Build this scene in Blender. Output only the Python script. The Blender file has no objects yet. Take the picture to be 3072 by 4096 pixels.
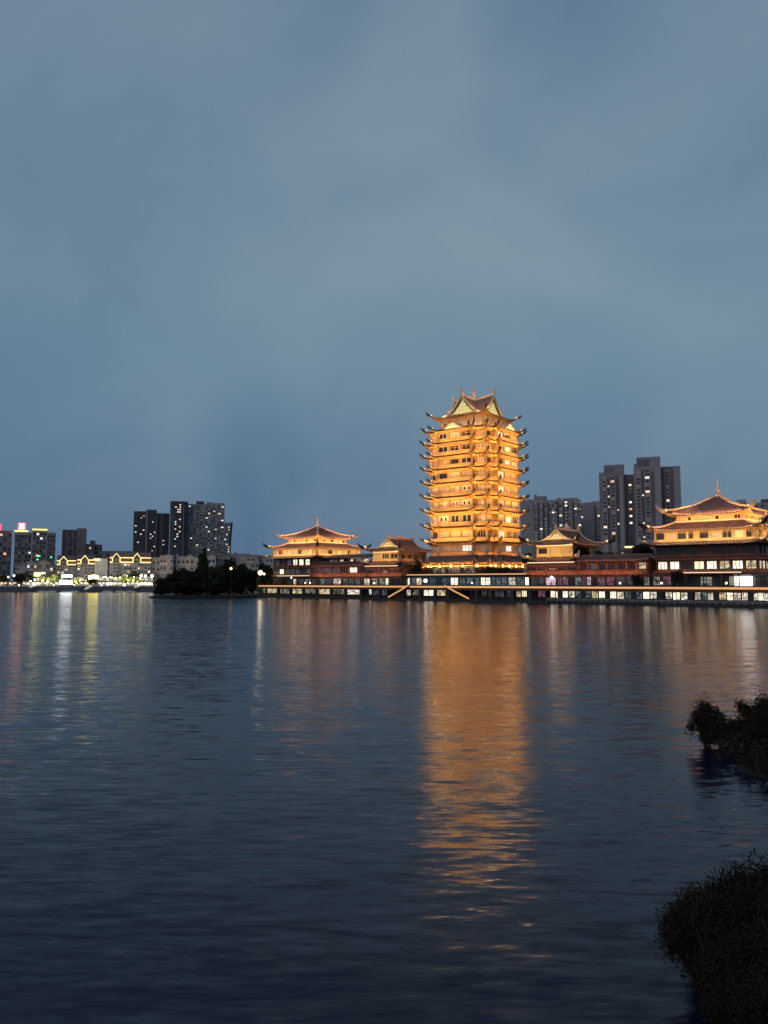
import bpy, math, random
from mathutils import Vector, Matrix
R = math.radians
sc = bpy.context.scene
COL = sc.collection

# ------------------------------------------------------------------ camera, sky, sun, exposure
CAM_H, F, PITCH = 7.0, 3076.0, math.atan(282 / 3076.0)
cd = bpy.data.cameras.new('camera'); cam = bpy.data.objects.new('camera', cd); COL.objects.link(cam)
cam.location = (0, 0, CAM_H); cam.rotation_euler = (R(90) + PITCH, 0, 0)
cd.sensor_fit = 'VERTICAL'; cd.sensor_height = 36.0; cd.sensor_width = 27.0
cd.lens = 36.0 * F / 4096.0; cd.clip_start = 0.5; cd.clip_end = 20000
sc.camera = cam
vs = sc.view_settings
vs.view_transform = 'Standard'; vs.look = 'None'; vs.exposure = 0.0; vs.gamma = 1.0; vs.use_curve_mapping = False
cy = sc.cycles
cy.max_bounces = 5; cy.diffuse_bounces = 2; cy.glossy_bounces = 3; cy.transmission_bounces = 2
cy.sample_clamp_indirect = 12.0; cy.use_denoising = True
cy.caustics_reflective = False; cy.caustics_refractive = False

def srgb(r, g, b):
    f = lambda c: (c / 255 / 12.92) if c <= 10 else ((c / 255 + 0.055) / 1.055) ** 2.4
    return (f(r), f(g), f(b), 1.0)

world = bpy.data.worlds.new('World'); sc.world = world; world.use_nodes = True
nt = world.node_tree; N = nt.nodes; L = nt.links; N.clear()
out = N.new('ShaderNodeOutputWorld'); bg = N.new('ShaderNodeBackground')
L.new(bg.outputs[0], out.inputs[0])
SUN_EL, SUN_ROT = R(1.0), R(215)
sky = N.new('ShaderNodeTexSky'); sky.sky_type = 'NISHITA'; sky.sun_disc = False
sky.sun_elevation = SUN_EL; sky.sun_rotation = SUN_ROT; sky.air_density = 1.4; sky.dust_density = 0.6; sky.ozone_density = 3.0
tc = N.new('ShaderNodeTexCoord')
sep = N.new('ShaderNodeSeparateXYZ'); L.new(tc.outputs['Generated'], sep.inputs[0])
ramp = N.new('ShaderNodeValToRGB'); L.new(sep.outputs[2], ramp.inputs[0])
els = ramp.color_ramp.elements
stops = [(0.0, (78, 107, 136)), (0.06, (82, 112, 140)), (0.16, (94, 123, 147)), (0.28, (109, 137, 154)), (0.40, (116, 140, 155)), (0.55, (107, 130, 149)), (0.70, (98, 122, 143)), (1.0, (86, 109, 132))]
els[0].position = 0; els[0].color = srgb(*stops[0][1]); els[1].position = 1; els[1].color = srgb(*stops[-1][1])
for p, c in stops[1:-1]:
    e = els.new(p); e.color = srgb(*c)
# soft stretched cloud veil
mp = N.new('ShaderNodeMapping'); mp.inputs['Scale'].default_value = (1.5, 1.2, 1.7); mp.inputs['Rotation'].default_value = (0.25, -0.3, 0.4); mp.inputs['Location'].default_value = (0.35, 0.1, 0.62)
L.new(tc.outputs['Generated'], mp.inputs[0])
nz = N.new('ShaderNodeTexNoise'); nz.inputs['Scale'].default_value = 1.9; nz.inputs['Detail'].default_value = 6; nz.inputs['Roughness'].default_value = 0.42; nz.inputs['Distortion'].default_value = 0.5
L.new(mp.outputs[0], nz.inputs['Vector'])
cr = N.new('ShaderNodeValToRGB'); L.new(nz.outputs['Fac'], cr.inputs[0])
cr.color_ramp.elements[0].position = 0.34; cr.color_ramp.elements[0].color = srgb(66, 99, 136)
cr.color_ramp.elements[1].position = 0.66; cr.color_ramp.elements[1].color = srgb(139, 157, 170)
mx = N.new('ShaderNodeMix'); mx.data_type = 'RGBA'; mx.inputs['Factor'].default_value = 0.31
L.new(ramp.outputs[0], mx.inputs[6]); L.new(cr.outputs[0], mx.inputs[7])
# clear-air light of the sun just below the clouds
sk = N.new('ShaderNodeMix'); sk.data_type = 'RGBA'; sk.blend_type = 'ADD'; sk.inputs['Factor'].default_value = 1.0
skm = N.new('ShaderNodeVectorMath'); skm.operation = 'SCALE'; skm.inputs['Scale'].default_value = 0.02
L.new(sky.outputs[0], skm.inputs[0]); L.new(mx.outputs[2], sk.inputs[6]); L.new(skm.outputs[0], sk.inputs[7])
L.new(sk.outputs[2], bg.inputs[0]); bg.inputs[1].default_value = 1.02

sd = bpy.data.lights.new('sun', 'SUN'); sd.energy = 0.42; sd.angle = R(40); sd.color = (1.0, 0.86, 0.84)
so = bpy.data.objects.new('sun', sd); COL.objects.link(so); so.rotation_euler = (R(68), 0, R(-35))

# ------------------------------------------------------------------ helpers
def at(x, y, Y):
    """world point seen at photo pixel (x, y) at depth Y"""
    u, v = (x - 1536) / F, (2048 - y) / F
    c, s = math.cos(PITCH), math.sin(PITCH)
    k = Y / (c - v * s)
    return Vector((u * k, Y, CAM_H + (s + v * c) * k))
def zz(y, Y): return at(1536, y, Y).z
def xx(x, Y, z=7.0):
    c, s = math.cos(PITCH), math.sin(PITCH)
    return (x - 1536) / F * (Y * c + (z - CAM_H) * s)

Q0 = Vector((-61.0, 371.0)); DQ = Vector((0.720, -0.694)); NQ = Vector((0.694, 0.720)); QROT = -math.atan2(0.694, 0.720)
def qp(s, t, z=0.0):
    p = Q0 + DQ * s + NQ * t
    return Vector((p.x, p.y, z))
def sx(x, t):
    u = (x - 1536) / F * 0.9958
    b = Q0 + NQ * t
    return (u * b.y - b.x) / (DQ.x - u * DQ.y)

rng = random.Random(7)

class MB:
    def __init__(s): s.v = []; s.f = []; s.m = []
    def quad(s, *pts, m=0):
        i = len(s.v); s.v += [tuple(p) for p in pts]; s.f.append(tuple(range(i, i + len(pts)))); s.m.append(m)
    def box(s, x0, x1, y0, y1, z0, z1, m=0):
        i = len(s.v)
        s.v += [(x0, y0, z0), (x1, y0, z0), (x1, y1, z0), (x0, y1, z0), (x0, y0, z1), (x1, y0, z1), (x1, y1, z1), (x0, y1, z1)]
        for q in ((0, 3, 2, 1), (4, 5, 6, 7), (0, 1, 5, 4), (1, 2, 6, 5), (2, 3, 7, 6), (3, 0, 4, 7)):
            s.f.append(tuple(i + k for k in q)); s.m.append(m)
    def bar(s, a, b, w, h, m=0):
        """rectangular bar from a to b"""
        a = Vector(a); b = Vector(b); d = (b - a).normalized()
        up = Vector((0, 0, 1)) if abs(d.z) < 0.9 else Vector((0, 1, 0))
        r = d.cross(up).normalized() * w / 2; u = r.cross(d).normalized() * h / 2
        i = len(s.v)
        for p in (a, b):
            s.v += [tuple(p - r - u), tuple(p + r - u), tuple(p + r + u), tuple(p - r + u)]
        for q in ((0, 1, 2, 3), (7, 6, 5, 4), (0, 4, 5, 1), (1, 5, 6, 2), (2, 6, 7, 3), (3, 7, 4, 0)):
            s.f.append(tuple(i + k for k in q)); s.m.append(m)
    def tube(s, pts, rads, n=6, m=0, cap=True):
        pts = [Vector(p) for p in pts]; i0 = len(s.v)
        for k, p in enumerate(pts):
            d = (pts[min(k + 1, len(pts) - 1)] - pts[max(k - 1, 0)]).normalized()
            ref = Vector((0, 0, 1)) if abs(d.z) < 0.95 else Vector((1, 0, 0))
            a = d.cross(ref).normalized(); b = a.cross(d)
            for j in range(n):
                an = 2 * math.pi * j / n
                s.v.append(tuple(p + (a * math.cos(an) + b * math.sin(an)) * rads[k]))
        for k in range(len(pts) - 1):
            for j in range(n):
                q = i0 + k * n
                s.f.append((q + j, q + (j + 1) % n, q + n + (j + 1) % n, q + n + j)); s.m.append(m)
        if cap:
            s.f.append(tuple(i0 + j for j in range(n))); s.m.append(m)
            s.f.append(tuple(i0 + (len(pts) - 1) * n + j for j in reversed(range(n)))); s.m.append(m)
    def lathe(s, prof, cx=0, cyy=0, n=10, m=0):
        s.tube([(cx, cyy, z) for r, z in prof], [max(r, 0.01) for r, z in prof], n, m)
    def build(s, name, mats, parent=None, loc=(0, 0, 0), rz=0.0, smooth=False):
        me = bpy.data.meshes.new(name); me.from_pydata(s.v, [], s.f)
        for m in (mats if isinstance(mats, (list, tuple)) else [mats]): me.materials.append(m)
        if any(s.m): me.polygons.foreach_set('material_index', s.m)
        if smooth: me.polygons.foreach_set('use_smooth', [True] * len(s.f))
        me.update()
        return put(name, me, parent, loc, rz)
def put(name, me, parent=None, loc=(0, 0, 0), rz=0.0, scale=None):
    o = bpy.data.objects.new(name, me); COL.objects.link(o)
    if parent: o.parent = parent
    o.location = loc; o.rotation_euler = (0, 0, rz)
    if scale: o.scale = scale
    return o
def mesh_of(mb, name, mats, smooth=False):
    o = mb.build(name, mats, smooth=smooth); me = o.data; bpy.data.objects.remove(o); return me
def tag(o, label=None, cat=None, group=None, kind=None):
    if label: o['label'] = label
    if cat: o['category'] = cat
    if group: o['group'] = group
    if kind: o['kind'] = kind
    return o
def thing(name, label, cat, loc=(0, 0, 0), rz=0.0, group=None):
    o = bpy.data.objects.new(name, None); COL.objects.link(o); o.empty_display_size = 0.5
    o.location = loc; o.rotation_euler = (0, 0, rz)
    return tag(o, label, cat, group)

# ------------------------------------------------------------------ materials
def mat(name, col, rough=0.7, var=0.0, scale=1.0, spec=0.3, metal=0.0, stretch=(1, 1, 1)):
    m = bpy.data.materials.new(name); m.use_nodes = True
    t = m.node_tree; b = t.nodes['Principled BSDF']
    b.inputs['Base Color'].default_value = (*col, 1); b.inputs['Roughness'].default_value = rough
    b.inputs['Specular IOR Level'].default_value = spec; b.inputs['Metallic'].default_value = metal
    if var:
        tcn = t.nodes.new('ShaderNodeTexCoord'); mpn = t.nodes.new('ShaderNodeMapping'); mpn.inputs['Scale'].default_value = stretch
        n1 = t.nodes.new('ShaderNodeTexNoise'); n1.inputs['Scale'].default_value = scale; n1.inputs['Detail'].default_value = 6; n1.inputs['Roughness'].default_value = 0.65
        r1 = t.nodes.new('ShaderNodeValToRGB'); e = r1.color_ramp.elements
        e[0].position = 0.3; e[0].color = (*[c * (1 - var) for c in col], 1); e[1].position = 0.7; e[1].color = (*[min(1, c * (1 + var)) for c in col], 1)
        oi = t.nodes.new('ShaderNodeObjectInfo'); hs = t.nodes.new('ShaderNodeHueSaturation')
        mr = t.nodes.new('ShaderNodeMapRange'); mr.inputs[3].default_value = 1 - var * 0.4; mr.inputs[4].default_value = 1 + var * 0.4
        t.links.new(oi.outputs['Random'], mr.inputs[0]); t.links.new(mr.outputs[0], hs.inputs['Value'])
        t.links.new(tcn.outputs['Object'], mpn.inputs[0]); t.links.new(mpn.outputs[0], n1.inputs['Vector'])
        t.links.new(n1.outputs['Fac'], r1.inputs[0]); t.links.new(r1.outputs[0], hs.inputs['Color']); t.links.new(hs.outputs[0], b.inputs['Base Color'])
    return m
def emit(name, col, strength):
    m = bpy.data.materials.new(name); m.use_nodes = True
    b = m.node_tree.nodes['Principled BSDF']
    b.inputs['Base Color'].default_value = (0.3, 0.3, 0.3, 1); b.inputs['Emission Color'].default_value = (*col, 1); b.inputs['Emission Strength'].default_value = strength
    return m
def lit(name, col, strength, dark=0.25, scale=0.7, warm=None):
    """a lit room or shop seen through glass: bright and dim patches of furniture, people and walls"""
    m = bpy.data.materials.new(name); m.use_nodes = True
    t = m.node_tree; b = t.nodes['Principled BSDF']
    b.inputs['Base Color'].default_value = (0.05, 0.05, 0.05, 1); b.inputs['Roughness'].default_value = 0.15
    tcn = t.nodes.new('ShaderNodeTexCoord'); oi = t.nodes.new('ShaderNodeObjectInfo')
    ad = t.nodes.new('ShaderNodeVectorMath'); ad.operation = 'ADD'
    cm = t.nodes.new('ShaderNodeCombineXYZ'); ml = t.nodes.new('ShaderNodeMath'); ml.operation = 'MULTIPLY'; ml.inputs[1].default_value = 97.0
    t.links.new(oi.outputs['Random'], ml.inputs[0]); t.links.new(ml.outputs[0], cm.inputs[0]); t.links.new(ml.outputs[0], cm.inputs[1])
    gp_ = t.nodes.new('ShaderNodeNewGeometry'); t.links.new(gp_.outputs['Position'], ad.inputs[0]); t.links.new(cm.outputs[0], ad.inputs[1])
    vo = t.nodes.new('ShaderNodeTexVoronoi'); vo.distance = 'CHEBYCHEV'; vo.inputs['Scale'].default_value = scale
    t.links.new(ad.outputs[0], vo.inputs['Vector'])
    sp = t.nodes.new('ShaderNodeSeparateColor'); t.links.new(vo.outputs['Color'], sp.inputs[0])
    nzz = t.nodes.new('ShaderNodeTexNoise'); nzz.inputs['Scale'].default_value = scale * 2.1; nzz.inputs['Detail'].default_value = 3
    t.links.new(ad.outputs[0], nzz.inputs['Vector'])
    mu = t.nodes.new('ShaderNodeMath'); mu.operation = 'ADD'; t.links.new(sp.outputs[0], mu.inputs[0]); t.links.new(nzz.outputs['Fac'], mu.inputs[1])
    mr = t.nodes.new('ShaderNodeMapRange'); mr.inputs[1].default_value = 0.5; mr.inputs[2].default_value = 1.35; mr.inputs[3].default_value = dark * strength; mr.inputs[4].default_value = strength
    t.links.new(mu.outputs[0], mr.inputs[0]); t.links.new(mr.outputs[0], b.inputs['Emission Strength'])
    c2 = t.nodes.new('ShaderNodeMix'); c2.data_type = 'RGBA'; c2.inputs[6].default_value = (*col, 1); c2.inputs[7].default_value = (*(warm or [c * c for c in col]), 1)
    t.links.new(sp.outputs[1], c2.inputs[0]); t.links.new(c2.outputs[2], b.inputs['Emission Color'])
    return m
M = {}
M['tile'] = mat('roof_tile', (0.15, 0.095, 0.09), 0.75, 0.35, 0.9)
M['tile_dark'] = mat('dark_glazed_tile', (0.055, 0.032, 0.026), 0.5, 0.3, 0.9)
M['tile_end'] = mat('glazed_tile_end', (0.45, 0.33, 0.20), 0.4, 0.25, 2.0)
M['gold'] = mat('ochre_wood', (0.62, 0.41, 0.19), 0.6, 0.20, 0.5, stretch=(1, 1, 2))
M['gold2'] = mat('bracket_and_recess_wood', (0.50, 0.29, 0.12), 0.6, 0.4, 1.6)
M['cream'] = mat('cream_panel', (0.72, 0.60, 0.44), 0.6, 0.12, 1.0)
M['ridge'] = mat('pale_ridge_plaster', (0.70, 0.50, 0.34), 0.6, 0.2, 1.5)
M['horn'] = mat('dark_glazed_horn', (0.06, 0.035, 0.035), 0.45, 0.3, 2.0)
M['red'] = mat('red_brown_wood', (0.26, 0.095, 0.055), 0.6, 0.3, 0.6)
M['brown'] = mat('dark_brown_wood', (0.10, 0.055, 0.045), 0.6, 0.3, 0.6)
M['glass'] = mat('dark_glass', (0.03, 0.032, 0.036), 0.12, 0, spec=0.5)
M['blind'] = mat('drawn_blind', (0.50, 0.40, 0.30), 0.8, 0.25, 1.0)
M['frame'] = mat('pale_window_frame', (0.66, 0.56, 0.44), 0.5)
M['conc'] = mat('grey_concrete', (0.26, 0.235, 0.245), 0.8, 0.18, 0.08, stretch=(1, 1, 0.3))
M['conc_l'] = mat('light_concrete', (0.33, 0.30, 0.31), 0.8, 0.15, 0.08, stretch=(1, 1, 0.3))
M['conc_m'] = mat('mid_concrete', (0.165, 0.145, 0.16), 0.8, 0.2, 0.08, stretch=(1, 1, 0.3))
M['conc_d'] = mat('dark_concrete', (0.085, 0.08, 0.10), 0.8, 0.2, 0.08, stretch=(1, 1, 0.3))
M['white'] = mat('white_render', (0.62, 0.60, 0.58), 0.7, 0.15, 0.2)
M['render_grey'] = mat('weathered_render', (0.36, 0.34, 0.34), 0.8, 0.3, 0.15)
M['render_pink'] = mat('pinkish_render', (0.34, 0.28, 0.27), 0.8, 0.3, 0.15)
M['stone'] = mat('quay_stone', (0.055, 0.052, 0.056), 0.8, 0.3, 0.5)
M['pave'] = mat('paving', (0.20, 0.19, 0.18), 0.8, 0.25, 0.4)
M['soil'] = mat('ground_soil', (0.03, 0.028, 0.022), 0.95, 0.4, 0.05)
M['metal'] = mat('dark_metal', (0.05, 0.05, 0.055), 0.4, metal=0.6)
M['rail'] = mat('pale_metal_rail', (0.6, 0.6, 0.6), 0.35, metal=0.3)
M['bark'] = mat('bark', (0.07, 0.055, 0.04), 0.9, 0.3, 3)
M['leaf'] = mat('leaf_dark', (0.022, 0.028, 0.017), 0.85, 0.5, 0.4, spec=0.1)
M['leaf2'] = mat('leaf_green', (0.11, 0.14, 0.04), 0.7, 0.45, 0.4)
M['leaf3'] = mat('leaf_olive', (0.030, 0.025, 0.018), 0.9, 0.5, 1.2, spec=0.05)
M['canvas'] = mat('stall_canvas', (0.35, 0.33, 0.30), 0.8, 0.3, 0.6)
M['teal'] = mat('teal_shop_wall', (0.10, 0.16, 0.17), 0.6, 0.3, 0.4)
M['fig'] = mat('pale_glazed_figure', (0.75, 0.62, 0.40), 0.4, 0.2, 3)
M['led'] = emit('warm_led', (1.0, 0.42, 0.085), 0.78)
M['led_hot'] = emit('warm_led_bright', (1.0, 0.60, 0.30), 1.15)
M['led_y'] = emit('yellow_led', (1.0, 0.80, 0.30), 1.6)
M['led_yy'] = emit('lemon_led', (1.0, 0.86, 0.14), 1.8)
M['flood'] = emit('floodlight_lens', (1.0, 0.74, 0.22), 1.25)
M['lamp'] = emit('street_lamp_glow', (1.0, 0.82, 0.48), 5.0)
M['lamp_o'] = emit('orange_lamp_glow', (1.0, 0.50, 0.2), 3.5)
M['lamp_w'] = emit('white_lamp_glow', (1.0, 0.97, 0.92), 5.0)
M['lamp_y'] = emit('yellow_lamp_glow', (1.0, 0.80, 0.10), 4.5)
M['green'] = emit('green_light', (0.05, 0.9, 0.22), 2.5)
M['redlight'] = emit('red_sign_glow', (1.0, 0.012, 0.035), 5.0)
M['sign_y'] = emit('sign_stroke_glow', (1.0, 0.88, 0.55), 9.0)
M['screen'] = emit('bright_screen', (0.95, 0.97, 1.0), 5.5)
M['gable'] = lit('gable_lattice_glass', (0.82, 0.77, 0.27), 1.0, 0.88, 0.2, (0.80, 0.77, 0.33))
M['w_white'] = lit('shop_light_white', (1.0, 0.90, 0.74), 1.05, 0.12, 1.1, (1.0, 0.82, 0.6))
M['w_bright'] = lit('shop_light_bright', (1.0, 0.93, 0.74), 1.7, 0.45, 0.9, (1.0, 0.88, 0.6))
M['w_warm'] = lit('shop_light_warm', (1.0, 0.74, 0.36), 0.85, 0.10, 1.1, (1.0, 0.86, 0.55))
M['w_dim'] = lit('room_light_dim', (0.62, 0.52, 0.36), 0.42, 0.03, 0.9, (0.5, 0.6, 0.45))
M['w_cool'] = lit('room_light_cool', (0.30, 0.36, 0.48), 0.17, 0.05, 0.9, (0.25, 0.28, 0.38))
M['w_teal'] = lit('shop_light_teal', (0.42, 0.56, 0.52), 0.32, 0.06, 0.9, (0.3, 0.36, 0.45))
M['w_pink'] = lit('shop_light_pink', (0.95, 0.62, 0.78), 0.8, 0.3, 0.8, (0.9, 0.8, 0.95))
M['w_red'] = lit('shop_light_red', (0.8, 0.14, 0.2), 0.32, 0.02, 1.2, (0.5, 0.3, 0.5))
M['w_room'] = lit('flat_window_warm', (1.0, 0.74, 0.44), 1.5, 0.7, 0.3, (1.0, 0.86, 0.66))
M['w_roomw'] = lit('flat_window_white', (0.92, 0.93, 0.88), 1.3, 0.7, 0.3, (1.0, 0.9, 0.75))
M['w_roomo'] = lit('flat_window_orange', (1.0, 0.42, 0.22), 1.1, 0.7, 0.3, (1.0, 0.62, 0.4))
M['w_yellow'] = lit('tower_window_yellow', (1.0, 0.86, 0.45), 1.5, 0.6, 0.3, (1.0, 0.9, 0.6))

# ------------------------------------------------------------------ water
def water_material():
    m = bpy.data.materials.new('lake_water'); m.use_nodes = True
    t = m.node_tree; b = t.nodes['Principled BSDF']
    b.inputs['Base Color'].default_value = (0.008, 0.008, 0.026, 1); b.inputs['Roughness'].default_value = 0.16; b.inputs['Specular Tint'].default_value = (1.0, 0.84, 1.0, 1)
    b.inputs['IOR'].default_value = 1.333; b.inputs['Specular IOR Level'].default_value = 0.31
    tcn = t.nodes.new('ShaderNodeTexCoord')
    acc = None
    # (scale x, scale y, rotation, slope x, slope y, detail)
    for i, (sxx, syy, rot, kx, ky, det) in enumerate(((1.5, 6.6, 0.13, 0.065, 0.14, 1.0), (0.7, 3.0, -0.10, 0.035, 0.09, 0.0), (5.0, 17.0, 0.25, 0.05, 0.06, 1.0), (0.2, 0.9, 0.08, 0.008, 0.028, 0.0))):
        mpn = t.nodes.new('ShaderNodeMapping'); mpn.inputs['Scale'].default_value = (sxx, syy, 1); mpn.inputs['Rotation'].default_value = (0, 0, rot); mpn.inputs['Location'].default_value = (i * 13.7, i * 5.1, 0)
        n1 = t.nodes.new('ShaderNodeTexNoise'); n1.inputs['Scale'].default_value = 1.0; n1.inputs['Detail'].default_value = det; n1.inputs['Roughness'].default_value = 0.45
        su = t.nodes.new('ShaderNodeVectorMath'); su.operation = 'SUBTRACT'; su.inputs[1].default_value = (0.5, 0.5, 0.5)
        mu = t.nodes.new('ShaderNodeVectorMath'); mu.operation = 'MULTIPLY'; mu.inputs[1].default_value = (kx * 2, ky * 2, 0)
        t.links.new(tcn.outputs['Object'], mpn.inputs[0]); t.links.new(mpn.outputs[0], n1.inputs['Vector'])
        t.links.new(n1.outputs['Color'], su.inputs[0]); t.links.new(su.outputs[0], mu.inputs[0])
        if acc is None: acc = mu
        else:
            a = t.nodes.new('ShaderNodeVectorMath'); a.operation = 'ADD'
            t.links.new(acc.outputs[0], a.inputs[0]); t.links.new(mu.outputs[0], a.inputs[1]); acc = a
    # calmer and rougher patches where the wind touches the lake
    pn = t.nodes.new('ShaderNodeTexNoise'); pn.inputs['Scale'].default_value = 1.0; pn.inputs['Detail'].default_value = 3
    pm = t.nodes.new('ShaderNodeMapping'); pm.inputs['Scale'].default_value = (0.008, 0.03, 1)
    t.links.new(tcn.outputs['Object'], pm.inputs[0]); t.links.new(pm.outputs[0], pn.inputs['Vector'])
    pr = t.nodes.new('ShaderNodeMapRange'); pr.inputs[1].default_value = 0.35; pr.inputs[2].default_value = 0.65; pr.inputs[3].default_value = 0.72; pr.inputs[4].default_value = 1.2
    t.links.new(pn.outputs['Fac'], pr.inputs[0])
    sc_ = t.nodes.new('ShaderNodeVectorMath'); sc_.operation = 'SCALE'; t.links.new(acc.outputs[0], sc_.inputs[0]); t.links.new(pr.outputs[0], sc_.inputs['Scale'])
    ad = t.nodes.new('ShaderNodeVectorMath'); ad.operation = 'ADD'; ad.inputs[1].default_value = (0, 0, 1)
    t.links.new(sc_.outputs[0], ad.inputs[0])
    no = t.nodes.new('ShaderNodeVectorMath'); no.operation = 'NORMALIZE'; t.links.new(ad.outputs[0], no.inputs[0])
    t.links.new(no.outputs[0], b.inputs['Normal'])
    return m
M['water'] = water_material()
w = MB(); w.quad((-3000, -300, 0), (3000, -300, 0), (3000, 640, 0), (-3000, 640, 0))
tag(w.build('water', M['water']), kind='structure')

# ------------------------------------------------------------------ land
S_END = 345.0
g = MB(); qe = qp(S_END, 2.0)
gp = [(-3200, 566), (-170, 566), (-150, 540), (-122, 528), (-112, 488), (-84, 478), (-66, 470), tuple(qp(0.5, 8).xy), tuple(qp(0.5, 0.6).xy), tuple(qp(S_END, 0.6).xy), (3200, qe.y - 300), (3200, 9000), (-3200, 9000)]
g.quad(*[(x, y, 0.5) for x, y in gp])
tag(g.build('ground', M['soil']), kind='structure')
# quay wall with coping, the promenade behind it
b = MB()
b.box(0, S_END, 0, 0.6, -1.5, 0.6); b.box(-0.2, S_END, -0.12, 0.75, 0.6, 0.78)
for k in range(0, int(S_END), 6): b.box(k, k + 0.25, -0.06, 0.02, -1.5, 0.6)
tag(b.build('quay_wall', M['stone'], None, qp(0, 0), QROT), kind='structure')
b = MB(); b.box(0, S_END, 0.75, 12, 0.52, 0.62)
tag(b.build('promenade', M['pave'], None, qp(0, 0), QROT), kind='structure')
# left shore embankment: sloped stone bank and a market street on top
b = MB(); b.quad((-900, 561, -0.4), (-150, 561, -0.4), (-150, 574, 4.0), (-900, 574, 4.0)); b.quad((-150, 561, -0.4), (-140, 574, -0.4), (-140, 574, 4.0), (-150, 574, 4.0))
b.quad((-900, 574, 4.0), (-140, 574, 4.0), (-140, 690, 4.0), (-900, 690, 4.0))
tag(b.build('embankment', M['stone']), kind='structure')
# islet bank with a pale rim
b = MB()
ip = [(-122, 528), (-112, 488), (-84, 478), (-66, 470), (-60, 500), (-100, 545)]
b.quad(*[(x, y, 1.1) for x, y in ip])
for k in range(3): b.quad((*ip[k], 1.1), (*ip[k], -0.5), (*ip[k + 1], -0.5), (*ip[k + 1], 1.1))
tag(b.build('lake_bank', M['pave']), kind='structure')

# ------------------------------------------------------------------ Chinese roofs
def offset(poly, d):
    n = len(poly); o = []
    for i in range(n):
        a, p, c = poly[i - 1], poly[i], poly[(i + 1) % n]
        def nrm(u, v):
            l = math.hypot(v[0] - u[0], v[1] - u[1]); return ((v[1] - u[1]) / l, -(v[0] - u[0]) / l)
        n1, n2 = nrm(a, p), nrm(p, c)
        o.append((p[0] + d * (n1[0] + n2[0]), p[1] + d * (n1[1] + n2[1])))
    return o
def convex(poly, i):
    a, p, c = poly[i - 1], poly[i], poly[(i + 1) % len(poly)]
    return (p[0] - a[0]) * (c[1] - p[1]) - (p[1] - a[1]) * (c[0] - p[0]) > 0
def diag(poly, i):
    o = offset([poly[i - 1], poly[i], poly[(i + 1) % len(poly)]], 1.0) if False else None
    a, p, c = poly[i - 1], poly[i], poly[(i + 1) % len(poly)]
    def nrm(u, v):
        l = math.hypot(v[0] - u[0], v[1] - u[1]); return ((v[1] - u[1]) / l, -(v[0] - u[0]) / l)
    n1, n2 = nrm(a, p), nrm(p, c); x, y = n1[0] + n2[0], n1[1] + n2[1]; l = math.hypot(x, y)
    return (x / l, y / l)
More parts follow.
